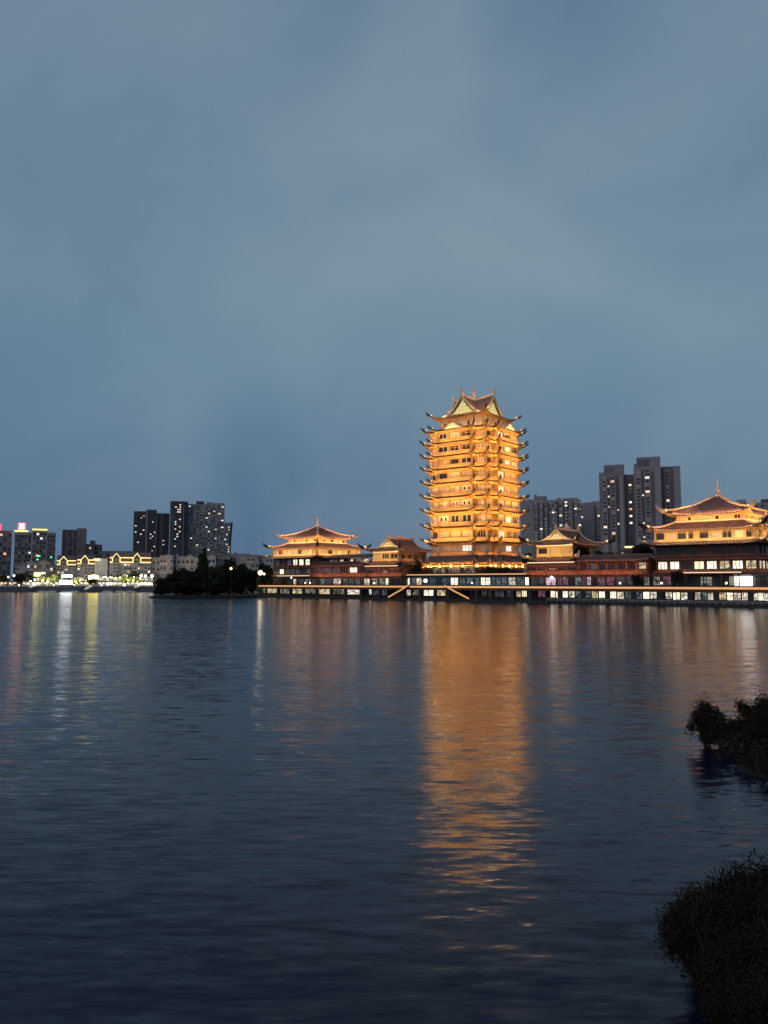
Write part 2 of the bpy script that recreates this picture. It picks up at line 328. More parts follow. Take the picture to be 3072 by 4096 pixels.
def eave_ring(poly, o_in, o_out, z_in, z_out, lift, push, th=0.28, rows=2, seg=8, reach=4.5, sag=0.25, ribs=0.0, soffit_drop=0.0):
    """tiled skirt roof round a plan; returns mesh builders (roof, soffit, tiles) and the corner tips [(point, direction)]"""
    A, B = offset(poly, o_in), offset(poly, o_out); n = len(poly)
    top, sof, til = MB(), MB(), MB(); tips = []
    def pt(i, t, r):
        j = (i + 1) % n
        ax, ay = A[i][0] + (A[j][0] - A[i][0]) * t, A[i][1] + (A[j][1] - A[i][1]) * t
        bx, by = B[i][0] + (B[j][0] - B[i][0]) * t, B[i][1] + (B[j][1] - B[i][1]) * t
        z = z_in + (z_out - z_in) * r - sag * math.sin(math.pi * r) * abs(z_in - z_out)
        ln = math.hypot(B[j][0] - B[i][0], B[j][1] - B[i][1]); l = min(reach, ln * 0.5)
        x, y = ax + (bx - ax) * r, ay + (by - ay) * r
        for k, dist in ((i, t * ln), (j, (1 - t) * ln)):
            if convex(poly, k) and dist < l:
                f = (1 - dist / l) ** 2.0 * r * r; d = diag(poly, k)
                z += lift * f; x += d[0] * push * f; y += d[1] * push * f
        return (x, y, z)
    for i in range(n):
        j = (i + 1) % n
        ln = math.hypot(B[j][0] - B[i][0], B[j][1] - B[i][1]); sg = max(3, min(seg * 2, int(ln / 1.6) + 2))
        for k in range(sg):
            t0, t1 = k / sg, (k + 1) / sg
            for r in range(rows):
                r0, r1 = r / rows, (r + 1) / rows
                top.quad(pt(i, t0, r0), pt(i, t0, r1), pt(i, t1, r1), pt(i, t1, r0))
            a, c = pt(i, t0, 1), pt(i, t1, 1)
            a2, c2 = (a[0], a[1], a[2] - th), (c[0], c[1], c[2] - th)
            top.quad(a, a2, c2, c)
            e, f = pt(i, t0, 0), pt(i, t1, 0)
            zi = z_out - th + 0.25 + soffit_drop
            sof.quad(a2, (e[0], e[1], zi), (f[0], f[1], zi), c2)
        if ribs:
            m = int(ln / ribs); dx, dy = (B[j][0] - B[i][0]) / ln, (B[j][1] - B[i][1]) / ln
            def span(r):
                e0 = (A[i][0] + (B[i][0] - A[i][0]) * r, A[i][1] + (B[i][1] - A[i][1]) * r); e1 = (A[j][0] + (B[j][0] - A[j][0]) * r, A[j][1] + (B[j][1] - A[j][1]) * r)
                return [(e[0] - B[i][0]) * dx + (e[1] - B[i][1]) * dy for e in (e0, e1)]
            for k in range(m):
                u = ln * (k + 0.5) / m; a0, a1 = span(0.0); r0 = 0.0
                if u < a0: r0 = u / max(a0, 1e-6); r0 = 1 - r0
                elif u > a1: r0 = 1 - (ln - u) / max(ln - a1, 1e-6)
                r0 = min(0.93, max(0.0, r0)); pts = []
                for q in range(rows + 1):
                    r = r0 + (1 - r0) * q / rows; e0, e1 = span(r)
                    pts.append(Vector(pt(i, min(1, max(0, (u - e0) / max(e1 - e0, 1e-6))), r)) + Vector((0, 0, 0.06)))
                for q in range(rows): til.bar(pts[q], pts[q + 1], 0.26, 0.16)
                e = pts[-1]; d = (pts[-1] - pts[-2]).normalized()
                til.bar(e - d * 0.1, e + d * 0.22, 0.42, 0.34, m=1)
        if convex(poly, i):
            tips.append((Vector(pt(i, 0, 1)), Vector((*diag(poly, i), 0)), [Vector(pt(i, 0, q / rows)) for q in range(rows + 1)]))
    return top, sof, til, tips
def square(h): return [(-h, -h), (h, -h), (h, h), (-h, h)]
def rect(x0, x1, y0, y1): return [(x0, y0), (x1, y0), (x1, y1), (x0, y1)]

b = MB()  # upturned horn at a roof corner, built along +x
b.tube([(-0.7, 0, -0.15), (0.3, 0, 0.1), (1.1, 0, 0.55), (1.8, 0, 1.15), (2.25, 0, 1.8), (2.4, 0, 2.5)], [0.55, 0.72, 0.68, 0.52, 0.24, 0.05], 6)
HORN = mesh_of(b, 'roof_horn', M['horn'])
HORN_PALE = mesh_of(b, 'roof_horn_pale', M['ridge'])
b = MB()  # small crouching beast of glazed clay
b.box(-0.55, 0.45, -0.25, 0.25, 0, 0.55); b.box(0.25, 0.75, -0.3, 0.3, 0.4, 1.25); b.tube([(-0.5, 0, 0.4), (-0.9, 0, 0.9), (-0.7, 0, 1.4)], [0.2, 0.17, 0.05], 5)
b.box(0.35, 0.95, -0.2, 0.2, 0.85, 1.15); b.box(0.3, 0.5, -0.3, -0.12, 1.25, 1.5); b.box(0.3, 0.5, 0.12, 0.3, 1.25, 1.5)
FIG = mesh_of(b, 'corner_beast', M['fig'])
b = MB(); b.lathe([(0.10, 0), (0.38, 0.12), (0.48, 0.45), (0.34, 0.78), (0.05, 0.9)], n=8)
FLOOD = mesh_of(b, 'floodlight', M['flood'])
M['porch'] = emit('porch_light_lens', (1.0, 0.70, 0.22), 3.2)
PORCH = mesh_of(b, 'porch_light', M['porch'])

LAMPS = {}
def wash(parent, loc, edge, direction, sx_, sy_, power, col=(1.0, 0.50, 0.135)):
    """linear area lamp without a fixture: local x along the edge, shining along direction"""
    key = (round(sx_, 2), round(sy_, 2), round(power, 1), col)
    if key not in LAMPS:
        ld = bpy.data.lights.new('wash_light', 'AREA'); ld.shape = 'RECTANGLE'; ld.size = sx_; ld.size_y = sy_; ld.energy = power; ld.color = col; LAMPS[key] = ld
    o = bpy.data.objects.new('wash_light', LAMPS[key]); COL.objects.link(o); o.parent = parent
    z = -Vector(direction).normalized(); x = Vector(edge).normalized(); y = z.cross(x)
    m = Matrix((x, y, z)).transposed().to_4x4(); m.translation = Vector(loc); o.matrix_local = m
    return o
def point(parent, loc, power, col, r=0.3):
    key = ('p', power, col, r)
    if key not in LAMPS:
        ld = bpy.data.lights.new('point_light', 'POINT'); ld.energy = power; ld.color = col; ld.shadow_soft_size = r; LAMPS[key] = ld
    o = bpy.data.objects.new('point_light', LAMPS[key]); COL.objects.link(o); o.parent = parent; o.location = loc
    return o

# windows in unit sizes: x -0.5..0.5, z 0..1, front at -y
def window_mesh(kind, pane_mat, frame_mat):
    f, p = MB(), MB()
    fw = 0.07
    f.box(-0.5, 0.5, -0.12, 0, 0, fw); f.box(-0.5, 0.5, -0.12, 0, 1 - fw, 1); f.box(-0.5, -0.5 + fw * .7, -0.12, 0, fw, 1 - fw); f.box(0.5 - fw * .7, 0.5, -0.12, 0, fw, 1 - fw)
    if kind == 'two': f.box(-0.03, 0.03, -0.10, 0, fw, 1 - fw)
    if kind == 'three':
        for x in (-0.17, 0.17): f.box(x - .025, x + .025, -0.10, 0, fw, 1 - fw)
    if kind == 'cross':
        f.box(-0.03, 0.03, -0.10, 0, fw, 1 - fw); f.box(-0.46, 0.46, -0.09, 0, 0.6, 0.66)
    if kind == 'panel':
        f.box(-0.46, 0.46, -0.08, 0, fw, 0.3); f.box(-0.46, 0.46, -0.08, 0, 0.75, 1 - fw)
        for a0, a1 in ((-0.46, -0.32), (-0.14, 0.14), (0.32, 0.46)): f.box(a0, a1, -0.08, 0, 0.3, 0.75)
    if kind == 'half':
        f.box(0.05, 0.46, -0.08, 0, fw, 1 - fw)
    if kind == 'lintel':
        f.box(-0.46, 0.46, -0.09, 0, 0.70, 1 - fw); f.box(-0.03, 0.03, -0.10, 0, fw, 0.70)
    p.quad((-0.5, -0.02, 0), (0.5, -0.02, 0), (0.5, -0.02, 1), (-0.5, -0.02, 1))
    return mesh_of(f, 'window', frame_mat), mesh_of(p, 'pane', pane_mat)
WK = {}
def window(parent, kind, pane, x, y, z, w, h, rz=0.0, frame='frame', name='window', sub=True):
    key = (kind, pane, frame)
    if key not in WK: WK[key] = window_mesh(kind, M[pane], M[frame])
    o = put(name, WK[key][0], parent, (x, y, z), rz, (w, 1.0, h))
    p = put('pane', WK[key][1], o)
    return o

# ------------------------------------------------------------------ the tower
TX, TY, TZ, PSI = 39.3, 330.0, 10.5, R(-38.1)
tower = thing('pagoda_tower', 'tall floodlit golden pagoda tower with stacked upturned eaves behind the lakeside terrace', 'tower', (TX, TY, TZ), PSI)
def cross_plan(b, c, q):
    return [(-b, -q), (b, -q), (b, -c), (c, -c), (c, -b), (q, -b), (q, b), (c, b), (c, c), (b, c), (b, q), (-b, q), (-b, c), (-c, c), (-c, b), (-q, b), (-q, -b), (-c, -b), (-c, -c), (-b, -c)]
CP = cross_plan(8.55, 13.8, 16.2)
EZ = [23.3, 29.7, 36.2, 42.3, 48.3, 54.15, 59.7, 65.35, 70.95]   # eaves
OFF = (0, 0, -TZ)
def tput(name, me, loc, rz=0.0, scale=None): return put(name, me, tower, (loc[0], loc[1], loc[2] - TZ), rz, scale)
def tb(mb, name, mats, smooth=False): return mb.build(name, mats, tower, OFF, smooth=smooth)
trng = random.Random(3)
b = MB(); b.box(-0.22, 0.22, -0.22, 0.22, 0, 1); COLUMN = mesh_of(b, 'column', M['gold'])
def edges(poly):
    n = len(poly)
    for i in range(n):
        p, q = Vector((*poly[i], 0)), Vector((*poly[(i + 1) % n], 0)); d = (q - p); l = d.length; d /= l
        yield i, p, q, d, Vector((d.y, -d.x, 0)), l
FRONT = {0, 1, 2, 3, 4, 5, 18, 19, 17, 15}      # faces that look towards the lake: the rest are plain
KINDS = ['open', 'two', 'panel', 'half', 'lintel', 'two', 'cross', 'panel', 'open', 'lintel']
def storey(poly, z0, z1, idx, plain=False):
    """balustrade, set-back wall, columns, windows and the beam under the next eave"""
    wall, bal, beam = MB(), MB(), MB()
    iw, ib, ob = offset(poly, -0.6), offset(poly, 0.15), offset(poly, 0.42)
    im, om = offset(poly, -0.25), offset(poly, 0.22)
    n = len(poly)
    for i in range(n):
        j = (i + 1) % n
        wall.quad((*iw[i], z0 + 0.3), (*iw[j], z0 + 0.3), (*iw[j], z1 + 0.6), (*iw[i], z1 + 0.6))
        for lo, hi, a, c, mb in ((z0 + 0.55, z0 + 1.95, ib, ob, bal), (z1 - 1.25, z1 - 0.12, im, om, beam)):
            mb.quad((*c[i], lo), (*c[j], lo), (*c[j], hi), (*c[i], hi)); mb.quad((*a[j], lo), (*a[i], lo), (*a[i], hi), (*a[j], hi))
            mb.quad((*c[i], hi), (*c[j], hi), (*a[j], hi), (*a[i], hi)); mb.quad((*a[i], lo), (*a[j], lo), (*c[j], lo), (*c[i], lo))
    for i, p, q, d, nn, l in edges(poly):      # moulded rails and panel posts on the balustrade
        if i not in FRONT: continue
        o = nn * 0.46
        bal.bar(p + o + Vector((0, 0, z0 + 1.98)), q + o + Vector((0, 0, z0 + 1.98)), 0.2, 0.16)
        bal.bar(p + o + Vector((0, 0, z0 + 0.75)), q + o + Vector((0, 0, z0 + 0.75)), 0.14, 0.12)
        m = max(1, round(l / 1.95))
        for k in range(m + 1): bal.bar(p + d * (l * k / m) + o + Vector((0, 0, z0 + 0.6)), p + d * (l * k / m) + o + Vector((0, 0, z0 + 2.15)), 0.22, 0.18)
        for k in range(2 * m): # bracket blocks on the beam
            c = p + d * (l * (k + .5) / (2 * m)) + nn * 0.3
            beam.bar(c + Vector((0, 0, z1 - 1.0)), c + nn * 0.75 + Vector((0, 0, z1 - 0.25)), 0.3, 0.34)
    tb(wall, 'storey_wall', M['gold2']); tb(bal, 'balustrade', M['gold']); tb(beam, 'bracket_beam', M['gold'])  # set-back wall in a darker wood, dimness of the gallery put into colour
    for i, p, q, d, nn, l in edges(poly):
        if i not in FRONT: continue
        rz = math.atan2(d.y, d.x)
        nb = 3 if l > 12 else 1
        for k in range(nb + 1):
            c = p + d * (0.2 + (l - 0.4) * k / nb) - nn * 0.05
            tput('column', COLUMN, (c.x, c.y, z0 + 1.9), rz, (1, 1, z1 - 1.2 - z0 - 1.9))
        if l < 3: continue
        for k in range(nb):
            c = p + d * (l * (k + .5) / nb) - nn * 0.34; wl = l / nb - 0.9
            if nb == 1: wl = min(wl, 3.6)
            kd = KINDS[(idx + (0 if k else 1) * 1 + trng.randint(0, 9) * (trng.random() < 0.45)) % 10]
            if idx == 0: kd = 'three'
            pane = {'open': 'glass', 'two': 'glass', 'panel': 'glass', 'half': 'blind', 'lintel': 'glass', 'cross': 'glass', 'three': 'glass'}[kd]
            if trng.random() < 0.33: pane = 'blind'
            if i in (4, 5) and trng.random() < 0.22: pane = 'w_yellow'
            if i in (2, 3) and trng.random() < 0.5: pane = 'blind'
            hh = z1 - 1.4 - (z0 + 2.05)
            w_ = window(tower, kd, pane, c.x, c.y, z0 + 2.05 - TZ, wl * trng.choice((1, 1, 0.8, 0.9)), hh, rz, frame='cream' if kd in ('panel', 'half', 'two', 'lintel') else 'gold')
def horns(tips, sc_=1.0, pale=False, fig=True, flood=True, parent=tower, z0=TZ):
    for k, (p, d, inner) in enumerate(tips):
        rz = math.atan2(d.y, d.x)
        put('roof_horn', HORN_PALE if pale else HORN, parent, (p.x, p.y, p.z - z0), rz, (sc_,) * 3)
        if fig:
            c = p - d * 1.9 * sc_; put('corner_beast', FIG, parent, (c.x, c.y, p.z - z0 - 0.45 * sc_), rz, (sc_ * 0.85,) * 3)
        if flood:
            c = p - d * 0.9 * sc_; put('floodlight', FLOOD, parent, (c.x, c.y, p.z - z0 - 0.1), 0, (sc_,) * 3)
def eave(poly, o_in, o_out, z_in, z_out, lift, push, name='eave', parent=tower, z0=TZ, ribs=0.0, rows=2, seg=8, reach=4.5, th=0.28, sag=0.25, hornkw=None, drop=0.0, soffit='gold2', visible=None, hips=0.0, tile='tile'):
    top, sof, til, tips = eave_ring(poly, o_in, o_out, z_in, z_out, lift, push, th, rows, seg, reach, sag, ribs, drop)
    o = top.build(name, M[tile], parent, (0, 0, -z0))
    s = sof.build('soffit', M[soffit], o)
    if ribs: tag(til.build('tile_ribs', [M['tile'], M['tile_end']], o), kind='stuff')
    if visible is not None: tips = [t for t in tips if visible(t)]
    for t in tips if hips else ():
        h_ = MB(); h_.tube([p + Vector((0, 0, hips * 0.6)) for p in t[2]], [hips] * len(t[2]), 6); h_.build('hip_ridge', M['ridge'], o)
    if hornkw is not False: horns(tips, parent=parent, z0=z0, **(hornkw or {}))
    return o, tips
def tower_side(t): return t[0].y < 10 or t[0].x > 10

for k, z in enumerate(EZ):
    sc_k = 0.965 if k == len(EZ) - 1 else 1.0
    poly = [(x * sc_k, y * sc_k) for x, y in CP]
    eave(poly, -0.6, 1.95, z + 1.05, z, 1.25, 0.45, ribs=0.0, visible=tower_side, hornkw=dict(sc_=0.66), seg=6, reach=3.4, th=0.34, tile='tile_dark', soffit='gold')
    # a row of round tile ends on the lip
    b = MB(); B_ = offset(poly, 1.97)
    for i, p, q, d, nn, l in edges(B_):
        if i not in FRONT: continue
        m = int(l / 0.62)
        for j in range(m):
            t = (j + .5) / m; dist = min(t, 1 - t) * l; lf = 0
            for kk, dd in ((i, t * l), ((i + 1) % 20, (1 - t) * l)):
                L_ = min(3.4, l * .5)
                if convex(poly, kk) and dd < L_: lf += 1.25 * (1 - dd / L_) ** 2
            if lf > 0.75: continue
            c = p + d * (l * t); b.bar(c + Vector((0, 0, z + lf - 0.02)), c + nn * 0.14 + Vector((0, 0, z + lf - 0.05)), 0.36, 0.26)
    tag(tb(b, 'tile_ends', M['tile_dark']), kind='stuff')
    if k < len(EZ) - 1: storey(CP, z, EZ[k + 1], k)
    # floodlights standing on the lip of the eave, washing the storey above
    top_z = EZ[k + 1] if k < len(EZ) - 1 else z + 5
    for i, p, q, d, nn, l in edges(poly):
        if i not in FRONT: continue
        c = (p + q) / 2 + nn * 1.85 + Vector((0, 0, z + 0.45 - TZ))
        up = Vector((0, 0, 1))
        pw = (330 if l > 12 else 95 if l > 4 else 40) * (1.15 + 0.09 * k)
        wash(tower, c, d, -nn * 0.6 + up * 0.95, l * 0.9, 0.12, pw * 0.7)
        if k < len(EZ) - 1:
            c = (p + q) / 2 + nn * 1.95 + Vector((0, 0, top_z - 0.42 - TZ))  # second bar added under the next eave to even out the wash
            wash(tower, c, d, -nn * 0.62 - up * 0.8, l * 0.9, 0.12, pw * 1.0)
# large spots added above the terrace, without masts, to light the shaft evenly
def spot(parent, loc, target, power, cone, col):
    key = ('s', power, cone, col)
    if key not in LAMPS:
        ld = bpy.data.lights.new('shaft_spot', 'SPOT'); ld.energy = power; ld.spot_size = cone; ld.spot_blend = 0.5; ld.color = col; ld.shadow_soft_size = 0.6; LAMPS[key] = ld
    o = bpy.data.objects.new('shaft_spot', LAMPS[key]); COL.objects.link(o); o.parent = parent; o.location = loc
    o.rotation_euler = (Vector(target) - Vector(loc)).to_track_quat('-Z', 'Y').to_euler()
    return o
for lx, ly in ((-9, -37), (9, -37), (38, -16), (38, 8)):
    spot(tower, (lx, ly, 0.5), (lx * 0.3, ly * 0.3, 52), 42000, R(75), (1.0, 0.52, 0.15))
for lx, ly in ((9.6, -9.6), (-9.6, -9.6), (9.6, 9.6)): point(tower, (lx, ly, 80.6 - TZ), 4200, (1.0, 0.60, 0.26), 0.3)  # point lights added over the roof valleys to make the top roof glow

# lowest storey: dim red-brown wall with pale windows, above the wide skirt roof
b = MB(); iw = offset(CP, -0.3)
for i in range(20): b.quad((*iw[i], 16.0), (*iw[(i + 1) % 20], 16.0), (*iw[(i + 1) % 20], 23.6), (*iw[i], 23.6))
tb(b, 'storey_wall', M['gold'])
b = MB()
for zlo, zhi, o1 in ((18.1, 19.6, 0.35), (22.4, 23.2, 0.2)):
    a, c = offset(CP, -0.32), offset(CP, o1)
    for i in range(20):
        j = (i + 1) % 20
        b.quad((*c[i], zlo), (*c[j], zlo), (*c[j], zhi), (*c[i], zhi)); b.quad((*c[i], zhi), (*c[j], zhi), (*a[j], zhi), (*a[i], zhi)); b.quad((*a[i], zlo), (*a[j], zlo), (*c[j], zlo), (*c[i], zlo))
tb(b, 'balustrade', M['gold2'])
for i, p, q, d, nn, l in edges(CP):
    if i not in FRONT or l < 3: continue
    rz = math.atan2(d.y, d.x); nb = 3 if l > 12 else 1
    for k in range(nb):
        c = p + d * (l * (k + .5) / nb) - nn * 0.26
        window(tower, 'three' if k != 1 else 'two', 'blind' if (i, k) not in ((5, 1), (0, 2)) else 'w_roomw', c.x, c.y, 19.7 - TZ, l / nb - 1.0, 2.6, rz, frame='cream')
eave(CP, 0.3, 3.7, 18.1, 15.2, 1.1, 0.5, name='skirt_roof', ribs=0.9, rows=3, seg=6, reach=3.2, visible=tower_side, hornkw=dict(sc_=0.8, flood=False), sag=0.12)
# brackets with lamps, columns and the recessed ground hall
b = MB(); hall = offset(CP, 0.6)
for i in range(20): b.quad((*hall[i], 10.5), (*hall[(i + 1) % 20], 10.5), (*hall[(i + 1) % 20], 15.6), (*hall[i], 15.6))
tb(b, 'ground_hall_wall', M['brown'])
b = MB(); b.bar((0, 0, 0), (1.35, 0, 1.25), 0.4, 0.5); b.bar((0, 0, 0.6), (1.5, 0, 1.35), 0.3, 0.3); b.box(-0.15, 0.15, -0.2, 0.2, -0.3, 1.3)
BRACKET = mesh_of(b, 'eave_bracket', M['gold2'])
b = MB(); b.lathe([(0.32, 0), (0.26, 0.3), (0.26, 3.0), (0.3, 3.2)], n=8); GCOL = mesh_of(b, 'porch_column', M['red'])
ring = offset(CP, 2.6)
b = MB()
for i, p, q, d, nn, l in edges(ring):
    b.bar(p + Vector((0, 0, 13.75)), q + Vector((0, 0, 13.75)), 0.35, 0.45); b.bar(p + Vector((0, 0, 14.75)), q + Vector((0, 0, 14.75)), 0.3, 0.3)
tb(b, 'porch_beam', M['gold2'])
for i, p, q, d, nn, l in edges(ring):
    if i not in FRONT: continue
    m = 4 if l > 12 else 1
    for k in range(m):
        c = p + d * (l * k / m); rz = math.atan2(nn.y, nn.x)
        tput('porch_column', GCOL, (c.x, c.y, 10.5), rz); tput('eave_bracket', BRACKET, (c.x, c.y, 13.8), rz)
        f_ = c + nn * 0.55; tput('porch_light', PORCH, (f_.x, f_.y, 13.2), 0, (0.8, 0.8, 1.1))
    if l > 3:
        c = (p + q) / 2 + nn * 0.9 + Vector((0, 0, 13.2 - TZ)); wash(tower, c, d, -nn * 0.35 + Vector((0, 0, 1)), l * .9, 0.15, 60 * l, (1.0, 0.52, 0.16))
    if l > 5:
        nb = 3 if l > 12 else 1
        for k in range(nb):
            c = p + d * (l * (k + .5) / nb) - nn * 1.94
            window(tower, 'cross', 'w_dim' if i == 0 else 'glass', c.x, c.y, 10.9 - TZ, l / nb - 1.2, 2.4, math.atan2(d.y, d.x), frame='red')
# lamps grazing the lowest storey
for i, p, q, d, nn, l in edges(CP):
    if i in FRONT and l > 3:
        wash(tower, (p + q) / 2 + nn * 1.7 + Vector((0, 0, 18.3 - TZ)), d, -nn * 0.6 + Vector((0, 0, 1)), l * .8, 0.12, 13 * l, (1.0, 0.50, 0.22))

# top storey with white panels, square roof and two crossing lattice gables
TS = square(10.3)
b = MB()
for i in range(4): b.quad((*TS[i], 71.2), (*TS[(i + 1) % 4], 71.2), (*TS[(i + 1) % 4], 77.6), (*TS[i], 77.6))
tb(b, 'storey_wall', M['cream'])
for i, p, q, d, nn, l in edges(TS):
    if i in (2,): continue
    rz = math.atan2(d.y, d.x)
    for k in range(6):
        c = p + d * (l * k / 5.0) + nn * 0.1
        tput('column', COLUMN, (c.x, c.y, 71.3), rz, (1.2, 1, 6.1))
    for k in range(5):
        c = p + d * (l * (k + .5) / 5) + nn * 0.14
        window(tower, ('cross', 'two', 'open', 'half', 'cross')[k], ('glass', 'glass', 'blind', 'glass', 'blind')[(k + i) % 5], c.x, c.y, 73.0 - TZ, 2.6 if k % 2 else 1.9, 2.2, rz, frame='white')
    wash(tower, (p + q) / 2 + nn * 2.3 + Vector((0, 0, 72.2 - TZ)), d, -nn * 0.7 + Vector((0, 0, 1)), l * .9, 0.12, 430)
eave(TS, -1.8, 2.9, 79.4, 77.1, 1.7, 1.0, name='top_eave', ribs=0.8, rows=3, visible=lambda t: True, hornkw=dict(sc_=0.72), reach=6.0, sag=0.18)
def gable_curve(s, hw, z0, z1):
    """concave slope: s 0 at the ridge .. 1 at the eave"""
    return s * hw, z0 + (z1 - z0) * (1 - s) ** 1.45 * 1.0
def crossed_roof(axis):
    roof, face, mull, barge = MB(), MB(), MB(), MB()
    hw, zb, zr, Lg, n = 7.6, 78.7, 86.3, 9.6, 7
    T = (lambda a, w, z: (a, w, z)) if axis == 'x' else (lambda a, w, z: (w, a, z))
    prof = [gable_curve(k / n, hw, zb, zr) for k in range(n + 1)]
    for sgn in (1, -1):
        for k in range(n):
            (w0, z0), (w1, z1) = prof[k], prof[k + 1]
            for a0, a1, e0, e1 in ((-Lg - .5, -Lg * .5, .55, .12), (-Lg * .5, 0, .12, 0), (0, Lg * .5, 0, .12), (Lg * .5, Lg + .5, .12, .55)):
                roof.quad(T(a0, sgn * w0, z0 + e0), T(a1, sgn * w0, z0 + e1), T(a1, sgn * w1, z1 + e1 * .3), T(a0, sgn * w1, z1 + e0 * .3))
                roof.quad(T(a0, sgn * w0, z0 + e0 - .3), T(a1, sgn * w0, z0 + e1 - .3), T(a1, sgn * w1, z1 + e1 * .3 - .3), T(a0, sgn * w1, z1 + e0 * .3 - .3))
            for end in (1, -1):
                a = end * (Lg + .5)
                barge.bar(T(a, sgn * w0, z0 + .4 - k * .03), T(a, sgn * w1, z1 + .25 - k * .03), .38, .75)
    o = tb(roof, 'gable_roof', M['tile'])
    barge.build('bargeboard', M['ridge'], o)
    rb = MB(); rb.tube([T(a, 0, zr + h) for a, h in ((-Lg - .8, 1.5), (-Lg * .7, .75), (-Lg * .3, .3), (0, .2), (Lg * .3, .3), (Lg * .7, .75), (Lg + .8, 1.5))], [.35, .42, .42, .42, .42, .42, .35], 6)
    rb.build('ridge_beam', M['ridge'], o)
    for end in ((-1, 1) if axis == 'x' else (-1, 1)):
        f_ = MB(); f_.tube([T(end * (Lg + .3), 0, zr + 1.0), T(end * (Lg + .7), 0, zr + 2.0), T(end * (Lg + .5), 0, zr + 3.0), T(end * (Lg + .9), 0, zr + 3.7)], [.55, .5, .35, .06], 6)
        f_.build('ridge_finial', M['ridge'], o)
    for end in (-1, 1):
        a = end * (Lg - .25)
        inner = [(max(0, w - .55), z - .75) for w, z in prof]
        pts = [T(a, -w, z) for w, z in reversed(inner[:-1])] + [T(a, w, z) for w, z in inner[1:-1]]
        base = zb + .15
        gl = MB(); gl.quad(*([T(a, -inner[-2][0] - .4, base)] + pts + [T(a, inner[-2][0] + .4, base)]))
        gl.build('gable_window', M['gable'], tower, OFF)
        ml = MB(); ao = a + end * .08
        def z_at(wq):
            s = min(1, (abs(wq) + .5) / hw); return zb + (zr - zb) * (1 - s) ** 1.45 - .7
        for wq in (-3.4, -1.7, 0, 1.7, 3.4): ml.bar(T(ao, wq, base), T(ao, wq, max(base + .3, z_at(wq))), .2, .2)
        for zq in (base + 1.5, base + 3.0, base + 4.4):
            s = 1 - max(0.0, (zq - zb + .7) / (zr - zb)) ** (1 / 1.45); wq = max(0.3, s * hw - .5); ml.bar(T(ao, -wq, zq), T(ao, wq, zq), .18, .18)
        ml.bar(T(ao, -hw + .5, base), T(ao, hw - .5, base), .5, .5)
        ml.build('lattice_bars', M['gold'], tower, OFF)
        if (axis == 'y' and end == -1) or (axis == 'x' and end == 1):
            dv = Vector((0, -1, 0)) if axis == 'y' else Vector((1, 0, 0)); ev = Vector((1, 0, 0)) if axis == 'y' else Vector((0, 1, 0))
            wash(tower, dv * (Lg + 2.2) + Vector((0, 0, 78.2 - TZ)), ev, -dv * 0.8 + Vector((0, 0, 1)), 12, .15, 260, (1.0, .68, .32))
crossed_roof('x'); crossed_roof('y')
b = MB(); b.lathe([(1.1, 86.0), (1.3, 86.6), (.75, 87.2), (.7, 88.0), (.9, 88.3), (.6, 88.7), (.6, 89.5), (.78, 89.8), (.55, 90.2), (.5, 91.0), (.62, 91.3), (.35, 91.7), (.22, 92.6), (.1, 93.2), (.05, 94.6)], n=10)
tb(b, 'spire', M['ridge'])
for q_ in ((2.6, -2.6), (-2.6, -2.6), (2.6, 2.6)): point(tower, (q_[0], q_[1], 87.6 - TZ), 60, (1.0, .66, .5), .2)  # extra point lights added to brighten the spire
# curved pediments with lit tympanum on the uppermost eave
for ang, ctr in ((0, Vector((0, -16.6, 0))), (R(90), Vector((16.6, 0, 0)))):
    b, gfc = MB(), MB(); n = 12; prev = None
    for k in range(n + 1):
        x = -5.6 + 11.2 * k / n; h = 2.5 * math.exp(-(x / 2.6) ** 2)
        if prev:
            px, ph = prev
            b.quad((px, -.9, 71.4 + ph), (x, -.9, 71.4 + h), (x, 4.5, 71.6 + h), (px, 4.5, 71.6 + ph)); b.bar((px, -.95, 71.3 + ph), (x, -.95, 71.3 + h), .35, .5)
            gfc.quad((px, -.5, 71.2), (x, -.5, 71.2), (x, -.5, 71.2 + max(.05, h - .05)), (px, -.5, 71.2 + max(.05, ph - .05)))
        prev = (x, h)
    o = b.build('pediment', M['ridge'], tower, (ctr.x, ctr.y, -TZ), ang); gfc.build('pediment_panel', M['gable'], o)

